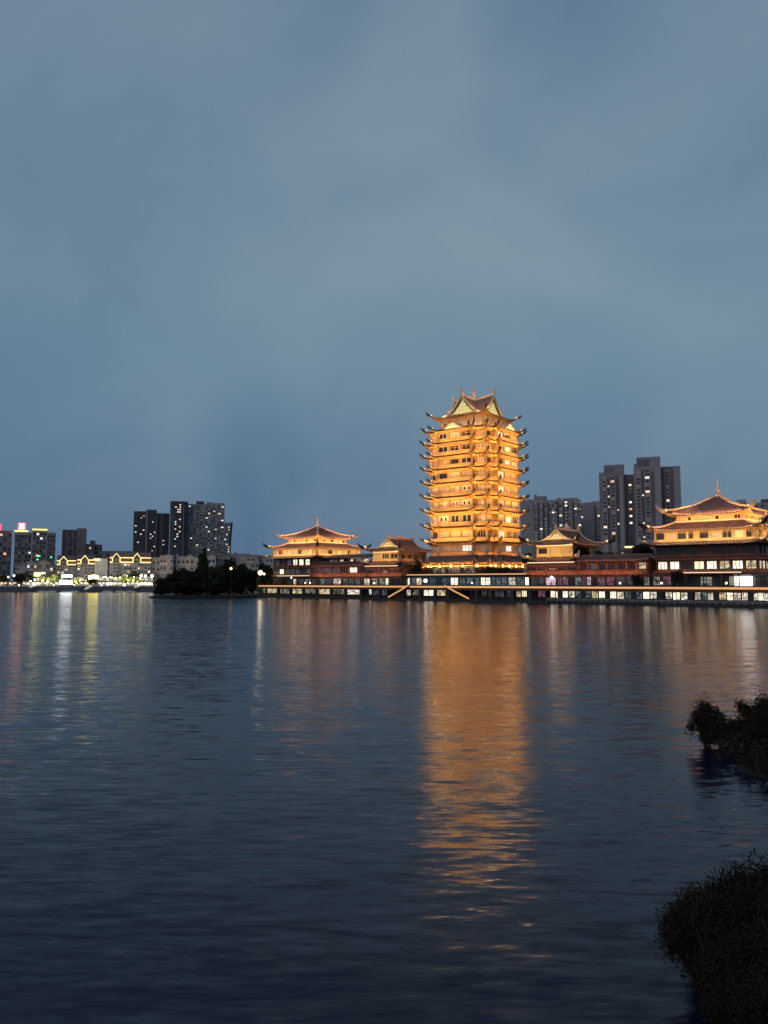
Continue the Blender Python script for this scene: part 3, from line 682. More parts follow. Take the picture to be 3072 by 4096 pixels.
# ------------------------------------------------------------------ corner pavilions of three roofs
PSIB = R(-40)
def pavilion(cx, cyy, label, upper, dark, lower, bright):
    Z0 = 5.7; t = thing('lakeside_pavilion', label, 'pavilion', (cx, cyy, Z0), PSIB, 'corner pavilions at both ends of the terrace')
    O = (0, 0, -Z0)
    def ring(h0, h1, lo, hi, name, m):
        b = MB(); a, c = square(h0), square(h1)
        for i in range(4):
            j = (i + 1) % 4
            b.quad((*c[i], lo), (*c[j], lo), (*c[j], hi), (*c[i], hi)); b.quad((*c[i], hi), (*c[j], hi), (*a[j], hi), (*a[i], hi)); b.quad((*a[i], lo), (*a[j], lo), (*c[j], lo), (*c[i], lo))
        return b.build(name, m, t, O)
    def walls(h, lo, hi, m):
        b = MB(); c = square(h)
        for i in range(4): b.quad((*c[i], lo), (*c[(i + 1) % 4], lo), (*c[(i + 1) % 4], hi), (*c[i], hi))
        b.build('storey_wall', m, t, O)
    def row(h, lo, hi, n, kinds, panes, colm, frame, cw=0.9):
        for f in (0, 1):
            rz = f * R(90)
            for k in range(n + 1):
                x = -h + 2 * h * k / n; p = Vector((x, -h - 0.05, lo)); p.rotate(Matrix.Rotation(rz, 3, 'Z'))
                put('column', PCOL[colm], t, p + Vector((0, 0, -Z0)), rz, (1, 1, hi - lo))
            for k in range(n):
                x = -h + 2 * h * (k + .5) / n; p = Vector((x, -h - 0.03, lo)); p.rotate(Matrix.Rotation(rz, 3, 'Z'))
                pn = panes[f][k % len(panes[f])] if isinstance(panes[0], list) else panes[(k + f * 3) % len(panes)]
                if pn: window(t, kinds[(k + f * 2) % len(kinds)], pn, p.x, p.y, lo + 0.35 - Z0, 2 * h / n - cw, hi - lo - 0.7, rz, frame)
    def flood(h, z, out_, dirn, power, col=(1.0, 0.60, 0.22)):
        for f in (0, 1):
            m3 = Matrix.Rotation(f * R(90), 3, 'Z')
            wash(t, m3 @ Vector((0, -h - out_, z - Z0)), m3 @ Vector((1, 0, 0)), m3 @ Vector(dirn), 2 * h * .94, .14, power * 1.5, col)
    hk = dict(sc_=0.95)
    near = lambda tp: tp[0].y < 0 or tp[0].x > 0
    eave(square(10.4), -10.1, 1.9, 34.7, 28.0, 1.5, 1.0, 'pyramid_roof', t, Z0, ribs=0.85, rows=7, reach=6, sag=0.08, hornkw=dict(sc_=1.0, pale=True), hips=0.32, visible=near, soffit='gold')
    b = MB(); b.lathe([(1.0, 34.2), (1.1, 35.0), (.55, 35.4), (.5, 36.2), (.66, 36.5), (.4, 36.9), (.36, 37.7), (.5, 38.0), (.26, 38.4), (.16, 39.3), (.05, 40.4)], n=8); b.build('spire', M['ridge'], t, O)
    walls(9.7, 25.4, 28.6, M['gold']); row(9.7, 25.7, 28.0, 7, ['two', 'half', 'open'], ['blind', 'glass', 'blind', 'blind', 'glass'], 'gold', 'gold')
    eave(square(10.0), 0.1, 6.6, 26.0, 23.0, 1.3, 0.9, 'middle_roof', t, Z0, ribs=0.85, rows=4, reach=6, sag=0.12, hornkw=hk, hips=0.3, visible=near, soffit='gold')
    ring(9.8, 10.5, 25.9, 26.4, 'wall_ridge', M['ridge'])
    walls(14.9, 18.8, 23.4, M['gold2']); ring(15.0, 15.5, 19.5, 20.3, 'balustrade', M['gold']); ring(14.9, 15.3, 22.5, 23.2, 'bracket_beam', M['gold2'])  # darker wall wood imitates the dimmer space behind the columns
    row(15.0, 19.9, 23.0, 9, ['open', 'two', 'open', 'half', 'open'], upper, 'gold', 'gold2', 0.55)
    eave(square(15.0), 0.3, 2.5, 19.7, 18.7, 1.0, 0.6, 'lower_eave', t, Z0, ribs=0.85, rows=2, reach=5, hornkw=dict(sc_=0.6, pale=True), visible=near, soffit='brown')
    walls(14.6, 14.0, 19.0, M['brown']); row(14.7, 14.5, 18.4, 7, ['two', 'open', 'cross'], dark, 'brown', 'brown', 1.2)
    ring(14.7, 15.6, 14.0, 14.25, 'balcony_floor', M['red']); ring(15.4, 15.5, 15.1, 15.3, 'balcony_rail', M['red'])
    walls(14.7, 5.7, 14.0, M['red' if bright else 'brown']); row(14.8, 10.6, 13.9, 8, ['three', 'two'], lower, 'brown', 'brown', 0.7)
    ring(14.8, 15.7, 9.9, 10.6, 'floor_band', M['red'])
    flood(15.0, 19.95, 1.9, (0, 0.62, 1), 330); flood(15.0, 22.4, 3.8, (0, 1, -0.45), 230); flood(15.0, 20.1, 3.4, (0, 1, -0.45), 330, (1, .68, .30)); flood(9.7, 25.9, 2.0, (0, 0.55, 1), 300); flood(12, 25.0, 3.2, (0, 0.9, 0.9), 130); flood(15.2, 14.4, 0.6, (0, .3, 1), 40, (1, .4, .2)); flood(15.2, 10.8, 1.4, (0, .6, .5), 90, (1, .45, .25)); flood(12.2, 28.7, 0.2, (0, 1, .30), 1350, (1, .50, .22)); flood(16.7, 23.6, 0.1, (0, 1, .25), 1150, (1, .50, .22))  # washes without fixtures, those along roofs and eaves added to brighten the tiles
    for k, (p, q) in enumerate(((-6, -9), (4, -10.5), (9.5, 3))): point(t, (p, q, 30.0 - Z0 + 1.2), 150, (1.0, .6, .38), .2)
    return t
PCOL = {}
for c_ in ('gold', 'brown', 'red'):
    b = MB(); b.box(-0.24, 0.24, -0.3, 0.1, 0, 1); PCOL[c_] = mesh_of(b, 'column', M[c_])
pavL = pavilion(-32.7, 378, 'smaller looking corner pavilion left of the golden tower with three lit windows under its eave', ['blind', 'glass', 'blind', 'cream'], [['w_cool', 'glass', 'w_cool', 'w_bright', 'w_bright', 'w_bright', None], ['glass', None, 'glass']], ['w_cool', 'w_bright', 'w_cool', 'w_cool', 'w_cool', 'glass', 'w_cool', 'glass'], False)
pavR = pavilion(107.0, 245, 'large corner pavilion at the right picture edge over bright restaurant windows', ['glass', 'blind', 'glass', 'glass', 'glass', 'blind', 'glass', 'cream'], ['glass', 'glass', 'glass', None], ['w_bright', 'w_bright', 'glass', 'w_yellow', 'w_bright', 'w_warm', 'w_bright', 'w_warm'], True)

# ------------------------------------------------------------------ gabled halls either side of the tower
def gabled_hall(x, tq, label, panes):
    s_ = sx(x, tq); Z0 = 5.7; p = qp(s_, tq)
    t = thing('gabled_hall', label, 'hall', (p.x, p.y, Z0), PSIB, 'gabled halls either side of the tower'); O = (0, 0, -Z0)
    w, l = 7.0, 21.0; RC = rect(-w, w, 0.8, l)
    b = MB(); b.box(-w, w, 0.8, l, 5.7, 14.5); b.build('base_wall', M['red'], t, O)
    b = MB(); b.box(-w + .25, w - .25, 1.05, l - .25, 14.5, 21); b.build('storey_wall', M['gold'], t, O)
    vis = lambda q: q[0].y < 8 or q[0].x > 0
    eave(RC, -0.3, 2.4, 16.0, 14.7, 1.2, .8, 'lower_eave', t, Z0, ribs=.85, rows=2, reach=4.5, hornkw=dict(sc_=.9, pale=True), visible=vis, soffit='brown')
    eave(RC, -2.4, 2.3, 22.2, 20.2, 1.5, 1.0, 'upper_eave', t, Z0, ribs=.85, rows=3, reach=5, hornkw=dict(sc_=1.0), visible=vis, soffit='gold', sag=.15, hips=.25)
    roof, barge = MB(), MB(); hw, zb, zr, n = 5.0, 21.9, 25.6, 5
    prof = [gable_curve(k / n, hw, zb, zr) for k in range(n + 1)]
    for sg in (1, -1):
        for k in range(n):
            (w0, a0), (w1, a1) = prof[k], prof[k + 1]
            roof.quad((sg * w0, 2.2, a0), (sg * w1, 2.2, a1), (sg * w1, l - 1.5, a1), (sg * w0, l - 1.5, a0)); roof.quad((sg * w0, 2.2, a0 - .25), (sg * w1, 2.2, a1 - .25), (sg * w1, l - 1.5, a1 - .25), (sg * w0, l - 1.5, a0 - .25))
            for yy in (2.2, l - 1.5): barge.bar((sg * w0, yy, a0 + .1), (sg * w1, yy, a1 + .1), .4, .6)
        for k in range(22):
            yy = 2.6 + k * .78
            for q in range(n): roof.bar((sg * prof[q][0], yy, prof[q][1] + .06), (sg * prof[q + 1][0], yy, prof[q + 1][1] + .06), .24, .15)
    o = roof.build('gable_roof', M['tile'], t, O); tag(barge.build('bargeboard', M['ridge'], o), kind='stuff')
    b = MB(); b.bar((0, 1.9, zr + .35), (0, l - 1.2, zr + .35), .5, .9); b.build('ridge_beam', M['ridge'], o)
    for yy in (2.0, l - 1.3):
        b = MB(); b.tube([(0, yy, zr + .6), (0, yy + .1, zr + 1.4), (0, yy - .1, zr + 2.2)], [.55, .45, .15], 6); b.build('ridge_finial', M['ridge'], o)
    b = MB(); b.tube([(0, l / 2, zr + .7), (0, l / 2, zr + 1.3), (0, l / 2, zr + 2.0), (0, l / 2, zr + 3.3)], [1.7, 1.0, .4, .1], 4); b.build('ridge_ornament', M['ridge'], o)
    b = MB(); b.quad((-4.4, 2.45, 22.0), (4.4, 2.45, 22.0), (0, 2.45, 25.0)); b.build('gable_wall', M['gold'], t, O)
    b = MB(); b.quad((-2.9, 2.40, 22.4), (2.9, 2.40, 22.4), (0, 2.40, 24.2)); b.build('gable_window', M['gable'], t, O)
    b = MB()
    for a_, c_ in (((-3.1, 2.35, 22.35), (3.1, 2.35, 22.35)), ((-3.2, 2.35, 22.3), (0, 2.35, 24.35)), ((3.2, 2.35, 22.3), (0, 2.35, 24.35)), ((0, 2.35, 22.4), (0, 2.35, 24.1)), ((-1.7, 2.35, 23.05), (1.7, 2.35, 23.05))): b.bar(a_, c_, .16, .2)
    b.build('lattice_bars', M['gold'], t, O)
    for k, pn in enumerate(panes):
        window(t, ('open', 'three', 'two')[k % 3], pn, -w + 2.4 + k * 4.6, 0.98, 16.9 - Z0, 3.7, 2.3, 0, 'gold')
    for k in range(4): window(t, 'two', 'glass', w + .02 - .2, 4 + k * 4.5, 16.8 - Z0, 3, 2.2, R(90), 'gold')
    for k in range(4): put('column', PCOL['gold'], t, (-w + .3 + k * (2 * w - .6) / 3, .95, 15.8 - Z0), 0, (1, 1, 4.8))
    b = MB(); b.box(-w, w, .62, .85, 19.7, 20.15); b.build('cornice_light', M['led_hot'], t, O)
    b = MB(); b.box(-w - 2.4, w + 1.6, -1.75, -1.55, 13.75, 14.1); b.build('light_strip', M['led_hot'], t, O)
    wash(t, (0, -1.3, 15.2 - Z0), (1, 0, 0), (0, .55, 1), 14, .14, 420, (1, .64, .2)); wash(t, (0, .2, 21.4 - Z0), (1, 0, 0), (0, 1, .8), 9, .14, 200, (1, .68, .25)); wash(t, (0, -1.3, 19.9 - Z0), (1, 0, 0), (0, .9, -.8), 12, .14, 130, (1, .64, .22))
    wash(t, (w + 1.5, 10, 15.2 - Z0), (0, 1, 0), (-.55, 0, 1), 14, .14, 70, (1, .5, .25)); wash(t, (w + 6, 10, 24 - Z0), (0, 1, 0), (-1, 0, -.1), 8, .14, 480, (1, .48, .26))
    return t
gabled_hall(1537, 9.6, 'yellow lit gabled hall between the left pavilion and the golden tower', ['blind', 'glass', 'glass'])
gabled_hall(2216, 9.6, 'yellow lit gabled hall just right of the golden tower', ['glass', 'blind', 'blind'])

# ------------------------------------------------------------------ long wings, podium, shop rows along the quay
def quay_thing(name, label, cat, s0, t0, z, group=None):
    return thing(name, label, cat, qp(s0, t0, z), QROT, group)
def wing(x0, x1, tq, label, z1, panes, kinds, zb=9.9):
    s0, s1 = sx(x0, tq), sx(x1, tq); n = s1 - s0
    t = quay_thing('timber_wing', label, 'building', s0, tq, zb, 'timber wings along the terrace')
    b = MB(); b.box(0, n, 0.15, 15, 0, z1 - zb); b.build('wall', M['red'], t)
    b = MB(); b.box(-.3, n + .3, -.75, 15, -.25, 0.0); b.box(-.2, n + .2, -.7, -.55, 0.0, 1.15)
    for k in range(int(n / 2.2)): b.box(k * 2.2, k * 2.2 + .2, -.78, -.52, 0, 1.3)
    b.build('balcony', M['red'], t)
    b = MB(); b.quad((-.6, -1.6, z1 - zb - .5), (n + .6, -1.6, z1 - zb - .5), (n + .6, 3, z1 - zb + 1.0), (-.6, 3, z1 - zb + 1.0)); b.box(-.6, n + .6, -1.6, -1.4, z1 - zb - .85, z1 - zb - .52); b.box(-.6, n + .6, 2.7, 3.2, z1 - zb + .9, z1 - zb + 1.5)
    for k in range(int(n / .9)): b.bar((k * .9, -1.7, z1 - zb - .45), (k * .9, 3, z1 - zb + 1.06), .25, .16)
    b.build('tile_roof', M['tile'], t)
    m = len(panes)
    for k, pn in enumerate(panes):
        window(t, kinds[k % len(kinds)], pn, n * (k + .5) / m, .12, 1.35, n / m - .9, z1 - zb - 2.7, 0, 'red')
        put('column', PCOL['red'], t, (n * k / m, -.1, 0), 0, (1.2, 1, z1 - zb - .6))
    wash(t, (n / 2, -2.6, -.4), (1, 0, 0), (0, .8, .7), n * .92, .12, 14 * n, (1, .42, .2)); wash(t, (n / 2, -3.0, z1 - zb - .5), (1, 0, 0), (0, 1, .28), n * .92, .12, 6 * n, (1, .42, .22))
    return t
wing(1256, 1470, 8.6, 'red-brown balcony wing at the foot of the left pavilion', 15.0, ['w_cool', 'w_cool', 'w_cool', 'glass', 'w_bright', 'glass'], ['two', 'three'])
wing(1474, 1608, 8.6, 'red-brown balcony wing under the left gabled hall', 13.4, ['glass', 'w_cool', 'w_warm', 'w_cool', 'glass'], ['three', 'two'])
wing(2112, 2312, 8.6, 'red-brown balcony wing under the right gabled hall', 13.4, ['glass', 'w_cool', 'blind', 'glass', 'glass'], ['two', 'three'])
wing(2318, 2592, 8.6, 'long red-brown wing between right gabled hall and right pavilion', 14.8, ['glass', 'w_cool', 'glass', 'glass', 'glass', 'glass', 'w_warm'], ['three', 'two', 'open'])

# the tower's podium: a terrace over a row of shops
pd0, pd1 = sx(1606, 13), sx(2116, 13); pn_ = pd1 - pd0
podium = quay_thing('tower_podium', 'broad podium with glowing edge and teal shop fronts under the golden tower', 'building', pd0, 13, 5.7)
b = MB(); b.box(0, pn_, 0.3, 62, 0, 4.0); b.build('wall', M['teal'], podium)
b = MB(); b.box(-.4, pn_ + .4, -1.4, 62, 4.05, 4.75); b.build('terrace_slab', M['stone'], podium)
k = 0.0
while k < pn_ - 1:
    n = min(rng.uniform(6, 10), pn_ - k); b = MB(); b.box(k + .06, k + n - .06, -1.55, -1.42, 4.2, 4.62); b.build('light_strip', M['led'], podium); k += n
for x0, x1, pn in ((1624, 1638, 'w_bright'), (1644, 1662, 'w_teal'), (1664, 1686, 'w_warm'), (1690, 1712, 'w_cool'), (1716, 1742, 'w_cool'), (1746, 1764, 'glass'), (1768, 1796, 'w_cool'), (1801, 1832, 'w_bright'), (1836, 1861, 'w_teal'), (1864, 1893, 'w_teal'), (1899, 1916, 'w_teal'), (1921, 1962, 'w_bright'), (1967, 1980, 'w_teal'), (1984, 2002, 'w_teal'), (2006, 2026, 'w_teal'), (2032, 2062, 'w_white'), (2066, 2096, 'w_teal'), (2099, 2115, 'w_bright')):
    a, c = sx(x0, 13) - pd0, sx(x1, 13) - pd0
    window(podium, rng.choice(['two', 'open', 'cross']), pn, (a + c) / 2, .25, .15, c - a, 3.2, 0, 'teal')
b = MB()  # white balustrade on the podium
for k in range(int(pn_ / 2.5)): b.box(k * 2.5, k * 2.5 + .25, -1.2, -.95, 4.75, 5.75)
b.box(0, pn_, -1.16, -1.0, 5.6, 5.75); b.box(0, pn_, -1.14, -1.04, 5.0, 5.08)
b.build('balustrade', M['stone'], podium)

def shop_row(name, label, x0, x1, tq, z, h, wallm, wins, depth=12, frame='brown', group='rows of shops along the quay', sill=.2, wh=.74):
    s0, s1 = sx(x0, tq), sx(x1, tq)
    t = quay_thing(name, label, 'shops', s0, tq, z, group)
    b = MB(); b.box(0, s1 - s0, .3, depth, 0, h); b.build('wall', M[wallm], t)
    for a, c, pn, *r in wins:
        a, c = sx(a, tq) - s0, sx(c, tq) - s0
        window(t, (r[0] if r else rng.choice(['two', 'three', 'open', 'cross'])), pn, (a + c) / 2, .25, sill + rng.uniform(-.1, .15), c - a, h * wh, 0, frame)
    return t
shop_row('upper_shops', 'dim grey glazed shop fronts below the left pavilion on the upper deck', 1090, 1604, 9.0, 5.7, 4.0, 'brown',
         [(1100, 1118, 'w_cool'), (1124, 1142, 'glass'), (1148, 1168, 'w_cool'), (1172, 1184, 'w_white'), (1190, 1214, 'w_cool'), (1218, 1242, 'w_dim'), (1247, 1262, 'w_cool'), (1278, 1298, 'w_teal'), (1302, 1326, 'w_cool'), (1331, 1364, 'w_white'), (1372, 1392, 'w_teal'), (1395, 1414, 'w_teal'), (1420, 1440, 'w_teal'), (1455, 1478, 'w_white'), (1486, 1512, 'w_dim'), (1516, 1538, 'w_dim'), (1541, 1553, 'w_bright'), (1560, 1600, 'glass')])
shop_row('upper_shops', 'dark shop fronts with pink and red lights right of the podium', 2120, 2600, 9.0, 5.7, 4.0, 'brown',
         [(2124, 2148, 'w_cool'), (2152, 2176, 'w_cool'), (2181, 2224, 'w_pink', 'open'), (2229, 2246, 'w_red'), (2249, 2272, 'w_red'), (2278, 2294, 'glass'), (2299, 2325, 'w_teal'), (2328, 2346, 'w_red'), (2347, 2363, 'w_pink'), (2370, 2384, 'glass'), (2389, 2420, 'w_red'), (2424, 2458, 'w_red'), (2464, 2500, 'w_cool'), (2508, 2540, 'w_cool'), (2548, 2570, 'glass'), (2576, 2596, 'w_dim')])
rs = shop_row('upper_shops', 'dark restaurant front below the right pavilion beside a white lit kiosk', 2606, 3140, 8.0, 5.7, 4.1, 'brown',
         [(2612, 2640, 'w_dim'), (2650, 2684, 'w_red'), (2692, 2725, 'glass'), (2740, 2790, 'glass'), (2800, 2850, 'w_dim'), (2858, 2905, 'glass'), (2916, 2936, 'w_dim'), (3012, 3060, 'glass'), (3066, 3120, 'w_cool')])
ks0, ks1 = sx(2938, 6.5), sx(3003, 6.5)
kio = quay_thing('ticket_kiosk', 'bright white glowing kiosk on the deck below the right pavilion', 'kiosk', ks0, 6.0, 5.7)
b = MB(); b.box(0, ks1 - ks0, .1, 2.5, 0, .35); b.box(0, ks1 - ks0, .1, 2.5, 3.1, 3.7); b.build('frame', M['white'], kio)
b = MB(); b.box(1.2, ks1 - ks0 - .1, 0.12, 2.4, .35, 3.1); b.build('glowing_panel', emit('kiosk_glow', (1.0, 0.98, 0.92), 3.5), kio)
b = MB(); b.box(.05, 1.05, 0.12, 2.4, .35, 3.1); b.build('side_panel', M['w_roomw'], kio)
aw = quay_thing('entrance_canopy', 'long dark canopy with a glowing orange edge below the right pavilion', 'canopy', sx(2736, 5.6), 5.6, 9.4)
an = sx(2968, 5.6) - sx(2736, 5.6)
b = MB(); b.quad((0, 0, .55), (an, 0, .55), (an, 2.6, 1.5), (0, 2.6, 1.5)); b.box(0, an, -.02, .1, .1, .52); b.box(0, an, .1, 2.6, .35, .5); b.build('roof', M['tile'], aw)
b = MB(); b.box(0, an, -.16, -.05, .42, .70); b.build('light_strip', M['led_hot'], aw)
for k in range(4):
    b = MB(); b.box(an * (k + .1) / 3.3, an * (k + .1) / 3.3 + .3, .2, .5, -3.7, .35); b.build('post', M['brown'], aw)
aw = quay_thing('entrance_canopy', 'short canopy with a glowing edge below the left pavilion', 'canopy', sx(1108, 5.6), 5.6, 9.6)
an = sx(1238, 5.6) - sx(1108, 5.6)
b = MB(); b.quad((0, 0, .55), (an, 0, .55), (an, 2.8, 1.3), (0, 2.8, 1.3)); b.box(0, an, .1, 2.8, .3, .5); b.build('roof', M['tile'], aw)
b = MB(); b.box(0, an, -.16, -.04, .36, .66); b.build('light_strip', M['led_hot'], aw)
for k in range(4):
    b = MB(); b.box(an * (k + .1) / 3.3, an * (k + .1) / 3.3 + .3, .2, .5, -3.9, .3); b.build('post', M['brown'], aw)

# the deck over the promenade
deck = quay_thing('waterfront_deck', 'long raised deck with a glowing orange edge on pillars over the lakeside shops', 'deck', 0, 0, 0.62)
b = MB(); b.box(0, S_END, 1.0, 14, 4.4, 5.06); b.build('slab', M['stone'], deck)
b = MB(); b.box(0, S_END, 1.1, 1.7, 3.5, 4.38); b.build('edge_beam', M['brown'], deck)
k = 0.0
while k < S_END - 2:
    n = rng.uniform(7, 11); n = min(n, S_END - k); b = MB(); b.box(k + .05, k + n - .05, .80, .96, 4.42 + rng.uniform(-.02, .02), 5.04); b.build('light_strip', M['led'], deck); k += n
b = MB(); b.box(-.6, .6, -.5, .5, 0, 3.5); b.box(-.8, .8, -.6, .6, 0, .3); PIL = mesh_of(b, 'pillar', M['stone'])
for x in (1044, 1113, 1163, 1214, 1267, 1325, 1382, 1445, 1520, 1610, 1680, 1740, 1792, 1905, 1965, 2050, 2120, 2239, 2330, 2428, 2532, 2640, 2760, 2862, 3000, 3085):
    put('pillar', PIL, deck, (sx(x, 1.6), 1.75, 0), 0, (1.0 if x < 2200 else 1.15, 1, 1))
b = MB()
for k in range(int(S_END / 2.6)): b.box(k * 2.6, k * 2.6 + .08, 1.25, 1.33, 5.06, 6.05)
b.box(0, S_END, 1.24, 1.34, 6.0, 6.08); b.box(0, S_END, 1.27, 1.31, 5.5, 5.54)
b.build('deck_railing', M['metal'], deck)

shop_row('lower_shops', 'dim cluttered cafe windows under the left end of the deck', 1036, 1450, 7.5, .62, 4.3, 'brown', sill=1.05, wh=.58, wins=
         [(1036, 1062, 'w_dim'), (1068, 1108, 'w_warm'), (1118, 1158, 'w_dim'), (1168, 1210, 'w_warm'), (1218, 1262, 'w_dim'), (1272, 1322, 'w_warm'), (1328, 1379, 'w_dim'), (1385, 1440, 'w_white')])
shop_row('lower_shops', 'dark shop fronts with a few yellow windows between the two deck stairs', 1456, 2186, 7.5, .62, 4.3, 'brown', sill=1.05, wh=.58, wins=
         [(1474, 1486, 'w_white'), (1490, 1516, 'w_cool'), (1522, 1548, 'w_teal'), (1625, 1642, 'w_white'), (1648, 1684, 'w_dim'), (1692, 1736, 'w_bright'), (1744, 1782, 'w_warm'), (1798, 1830, 'glass'), (1858, 1890, 'glass'), (1924, 1946, 'w_cool'), (1954, 1968, 'w_teal'), (1976, 2016, 'w_cool'), (2026, 2042, 'w_cool'), (2063, 2082, 'w_warm'), (2085, 2106, 'w_yellow'), (2116, 2140, 'glass'), (2150, 2180, 'w_red')])
shop_row('lower_shops', 'long row of bright white shop windows under the right half of the deck', 2190, 3200, 7.5, .62, 4.3, 'brown', sill=1.05, wh=.58, wins=
         [(2200, 2218, 'w_bright'), (2220, 2236, 'w_white')] + [(a + (c - a) * i / m, a + (c - a) * (i + .94) / m, rng.choice(['w_white', 'w_white', 'w_bright', 'w_warm', 'w_teal']) if i != hot else 'w_bright') for a, c, m, hot in ((2244, 2326, 3, 0), (2336, 2421, 3, 2), (2435, 2527, 3, 5), (2540, 2627, 3, 1), (2658, 2750, 3, 1), (2776, 2853, 3, 5), (2873, 2993, 4, 1), (3006, 3076, 3, 5), (3090, 3190, 3, 1)) for i in range(m)])
# pale railing at the water in front of the bright shops
rail = quay_thing('railing', 'pale metal railing at the water in front of the bright shops', 'railing', sx(2185, .4), .35, .78)
rn = S_END - sx(2185, .4)
b = MB(); b.box(0, rn, -.05, .05, .78, .90); b.box(0, rn, -.03, .03, .34, .40); b.build('rail', M['rail'], rail)
b = MB()
for k in range(int(rn / 2.0)): b.box(k * 2.0, k * 2.0 + .07, -.05, .05, 0, .78)
tag(b.build('post', M['rail'], rail), kind='stuff')
# the two stairs from deck to promenade with glowing handrails
def stair(xt, xb, label):
    s0, s1 = sx(xt, .9), sx(xb, .9); d = s1 - s0; n = 24
    t = quay_thing('deck_stair', label, 'stair', s0, -.9, .62, 'stairs from the deck to the promenade')
    b = MB()
    for k in range(n):
        a, c = sorted((d * k / n, d * (k + 1) / n)); zt = 5.0 * (1 - (k + .5) / n); b.box(a, c, .55, 1.6, max(0, zt - .5), zt)
    b.build('steps', M['stone'], t)
    for q0, q1 in ((0, .46), (.46, .54), (.54, 1)):
        z0, z1 = (5.2, 2.9) if q0 == 0 else (2.9, 2.6) if q1 == .54 else (2.6, .5)
        b = MB(); b.bar((d * q0, .42, z0), (d * q1, .42, z1), .14, .5); b.build('light_strip', M['led'], t)
stair(1640, 1562, 'left stair from the deck going down to the left with a glowing handrail')
stair(1788, 1884, 'right stair from the deck going down to the right with a glowing handrail')

# ------------------------------------------------------------------ far towers
def far_building(name, label, cat, xc, Y, group=None, yaw=None):
    p = at(xc, 2330, Y); t = thing(name, label, cat, (p.x, p.y, 0.5), -math.atan2(p.x, p.y) if yaw is None else yaw, group)
    kx = Y / F / math.cos(math.atan2(p.x, p.y)) ; 
    t['kx'] = 0; del t['kx']
    X = lambda x: (x - xc) * kx * math.cos(math.atan2(p.x, p.y)) ** 2 * 1.0
    Zf = lambda y: zz(y, Y) - 0.5
    return t, X, Zf
def win_grid(t, x0, x1, z0, z1, nc, nr, y, panes, wf=.55, hf=.55, name='window', frame='conc', skip=0.0, r=rng, kind='open', lit_p=0.0, lits=('w_room', 'w_roomw', 'w_roomo'), ac=0.0):
    for i in range(nc):
        for j in range(nr):
            if r.random() < skip: continue
            pn = r.choice(lits) if r.random() < lit_p else r.choice(panes)
            w_, h_ = (x1 - x0) / nc, (z1 - z0) / nr
            key = (kind, pn, frame)
            if key not in WK: WK[key] = window_mesh(kind, M[pn], M[frame])
            key2 = ('joined',) + key
            if key2 not in WK:      # far windows: frame and pane in one small mesh
                f, p = WK[key]; mb = MB()
                mb.v = [tuple(v.co) for v in f.vertices]; mb.f = [tuple(q.vertices) for q in f.polygons]; mb.m = [0] * len(mb.f)
                n0 = len(mb.v); mb.v += [tuple(v.co) for v in p.vertices]; mb.f += [tuple(k + n0 for k in q.vertices) for q in p.polygons]; mb.m += [1] * len(p.polygons)
                WK[key2] = mesh_of(mb, 'window', [M[frame], M[pn]])
            put(name, WK[key2], t, (x0 + w_ * (i + .5), y, z0 + h_ * (j + .5 - hf / 2)), 0, (w_ * wf, 2.0, h_ * hf))
            if ac and r.random() < ac: put('air_conditioner', AC, t, (x0 + w_ * (i + .5) + w_ * r.uniform(-.2, .2), y - .05, z0 + h_ * (j + .5 - hf / 2) - .75), 0)
b = MB(); b.box(-.5, .5, -.5, 0, 0, .65); b.box(-.3, .3, -.54, -.5, .08, .55); AC = mesh_of(b, 'air_conditioner', M['white'])
def mass(t, X, Zf, x0, x1, ytop, y0, depth, m, name='wall', zbot=0.0):
    b = MB(); b.box(X(x0), X(x1), y0, y0 + depth, zbot, Zf(ytop)); return b.build(name, M[m], t)
M['glass_b'] = mat('evening_glass', (0.06, 0.065, 0.08), 0.2, spec=0.5)
M['glass_k'] = mat('hazed_black_glass', (0.034, 0.033, 0.042), 0.3, spec=0.3)  # black lifted slightly, distance haze put into the glass colour
# twin residential towers, right
t, X, Z = far_building('residential_tower', 'pair of tall grey-brown residential towers with framed window columns right of the pagoda', 'tower block', 2570, 560)
for a in ((2405, 2508, 1884, 0, 22, 'conc'), (2508, 2548, 1892, 6, 16, 'conc_m'), (2548, 2655, 1868, -1, 24, 'conc'), (2655, 2735, 1866, 7, 16, 'conc_m')): mass(t, X, Z, *a)
for a in ((2425, 2508, 1852, 3, 14, 'conc'), (2560, 2656, 1828, 2, 16, 'conc'), (2549, 2562, 1854, 2, 10, 'conc')): mass(t, X, Z, *a, name='penthouse', zbot=Z(1890))
for a in ((2427, 2468, 1862, 2.7, 1, 'glass_b'), (2565, 2613, 1838, 1.7, 1, 'glass_b')): mass(t, X, Z, *a, name='plant_room_glass', zbot=Z(1884))
for a in ((2416, 2437, 1900, -.7, 1.4, 'conc_l'), (2449, 2471, 1898, -.7, 1.4, 'conc_l'), (2488, 2503, 1898, -.9, 1.6, 'conc_l'), (2554, 2577, 1880, -1.7, 1.4, 'conc_l'), (2589, 2614, 1873, -1.7, 1.4, 'conc_l'), (2632, 2656, 1872, -1.9, 1.6, 'conc_l'), (2672, 2692, 1880, 6.2, 1.2, 'conc'), (2708, 2735, 1872, 5.6, 2, 'conc_l')): mass(t, X, Z, *a, name='pier')
for a in ((2437.5, 2448.5, 1905, -.1, .3, 'conc_m'), (2578, 2588, 1880, -1.1, .3, 'conc_m'), (2474, 2486, 1905, -.1, .3, 'conc_m'), (2616, 2630, 1890, -1.1, .3, 'conc_m')): mass(t, X, Z, *a, name='recess_shade')  # dark strips proud of the wall, shade of a recess as colour
r2 = random.Random(5)
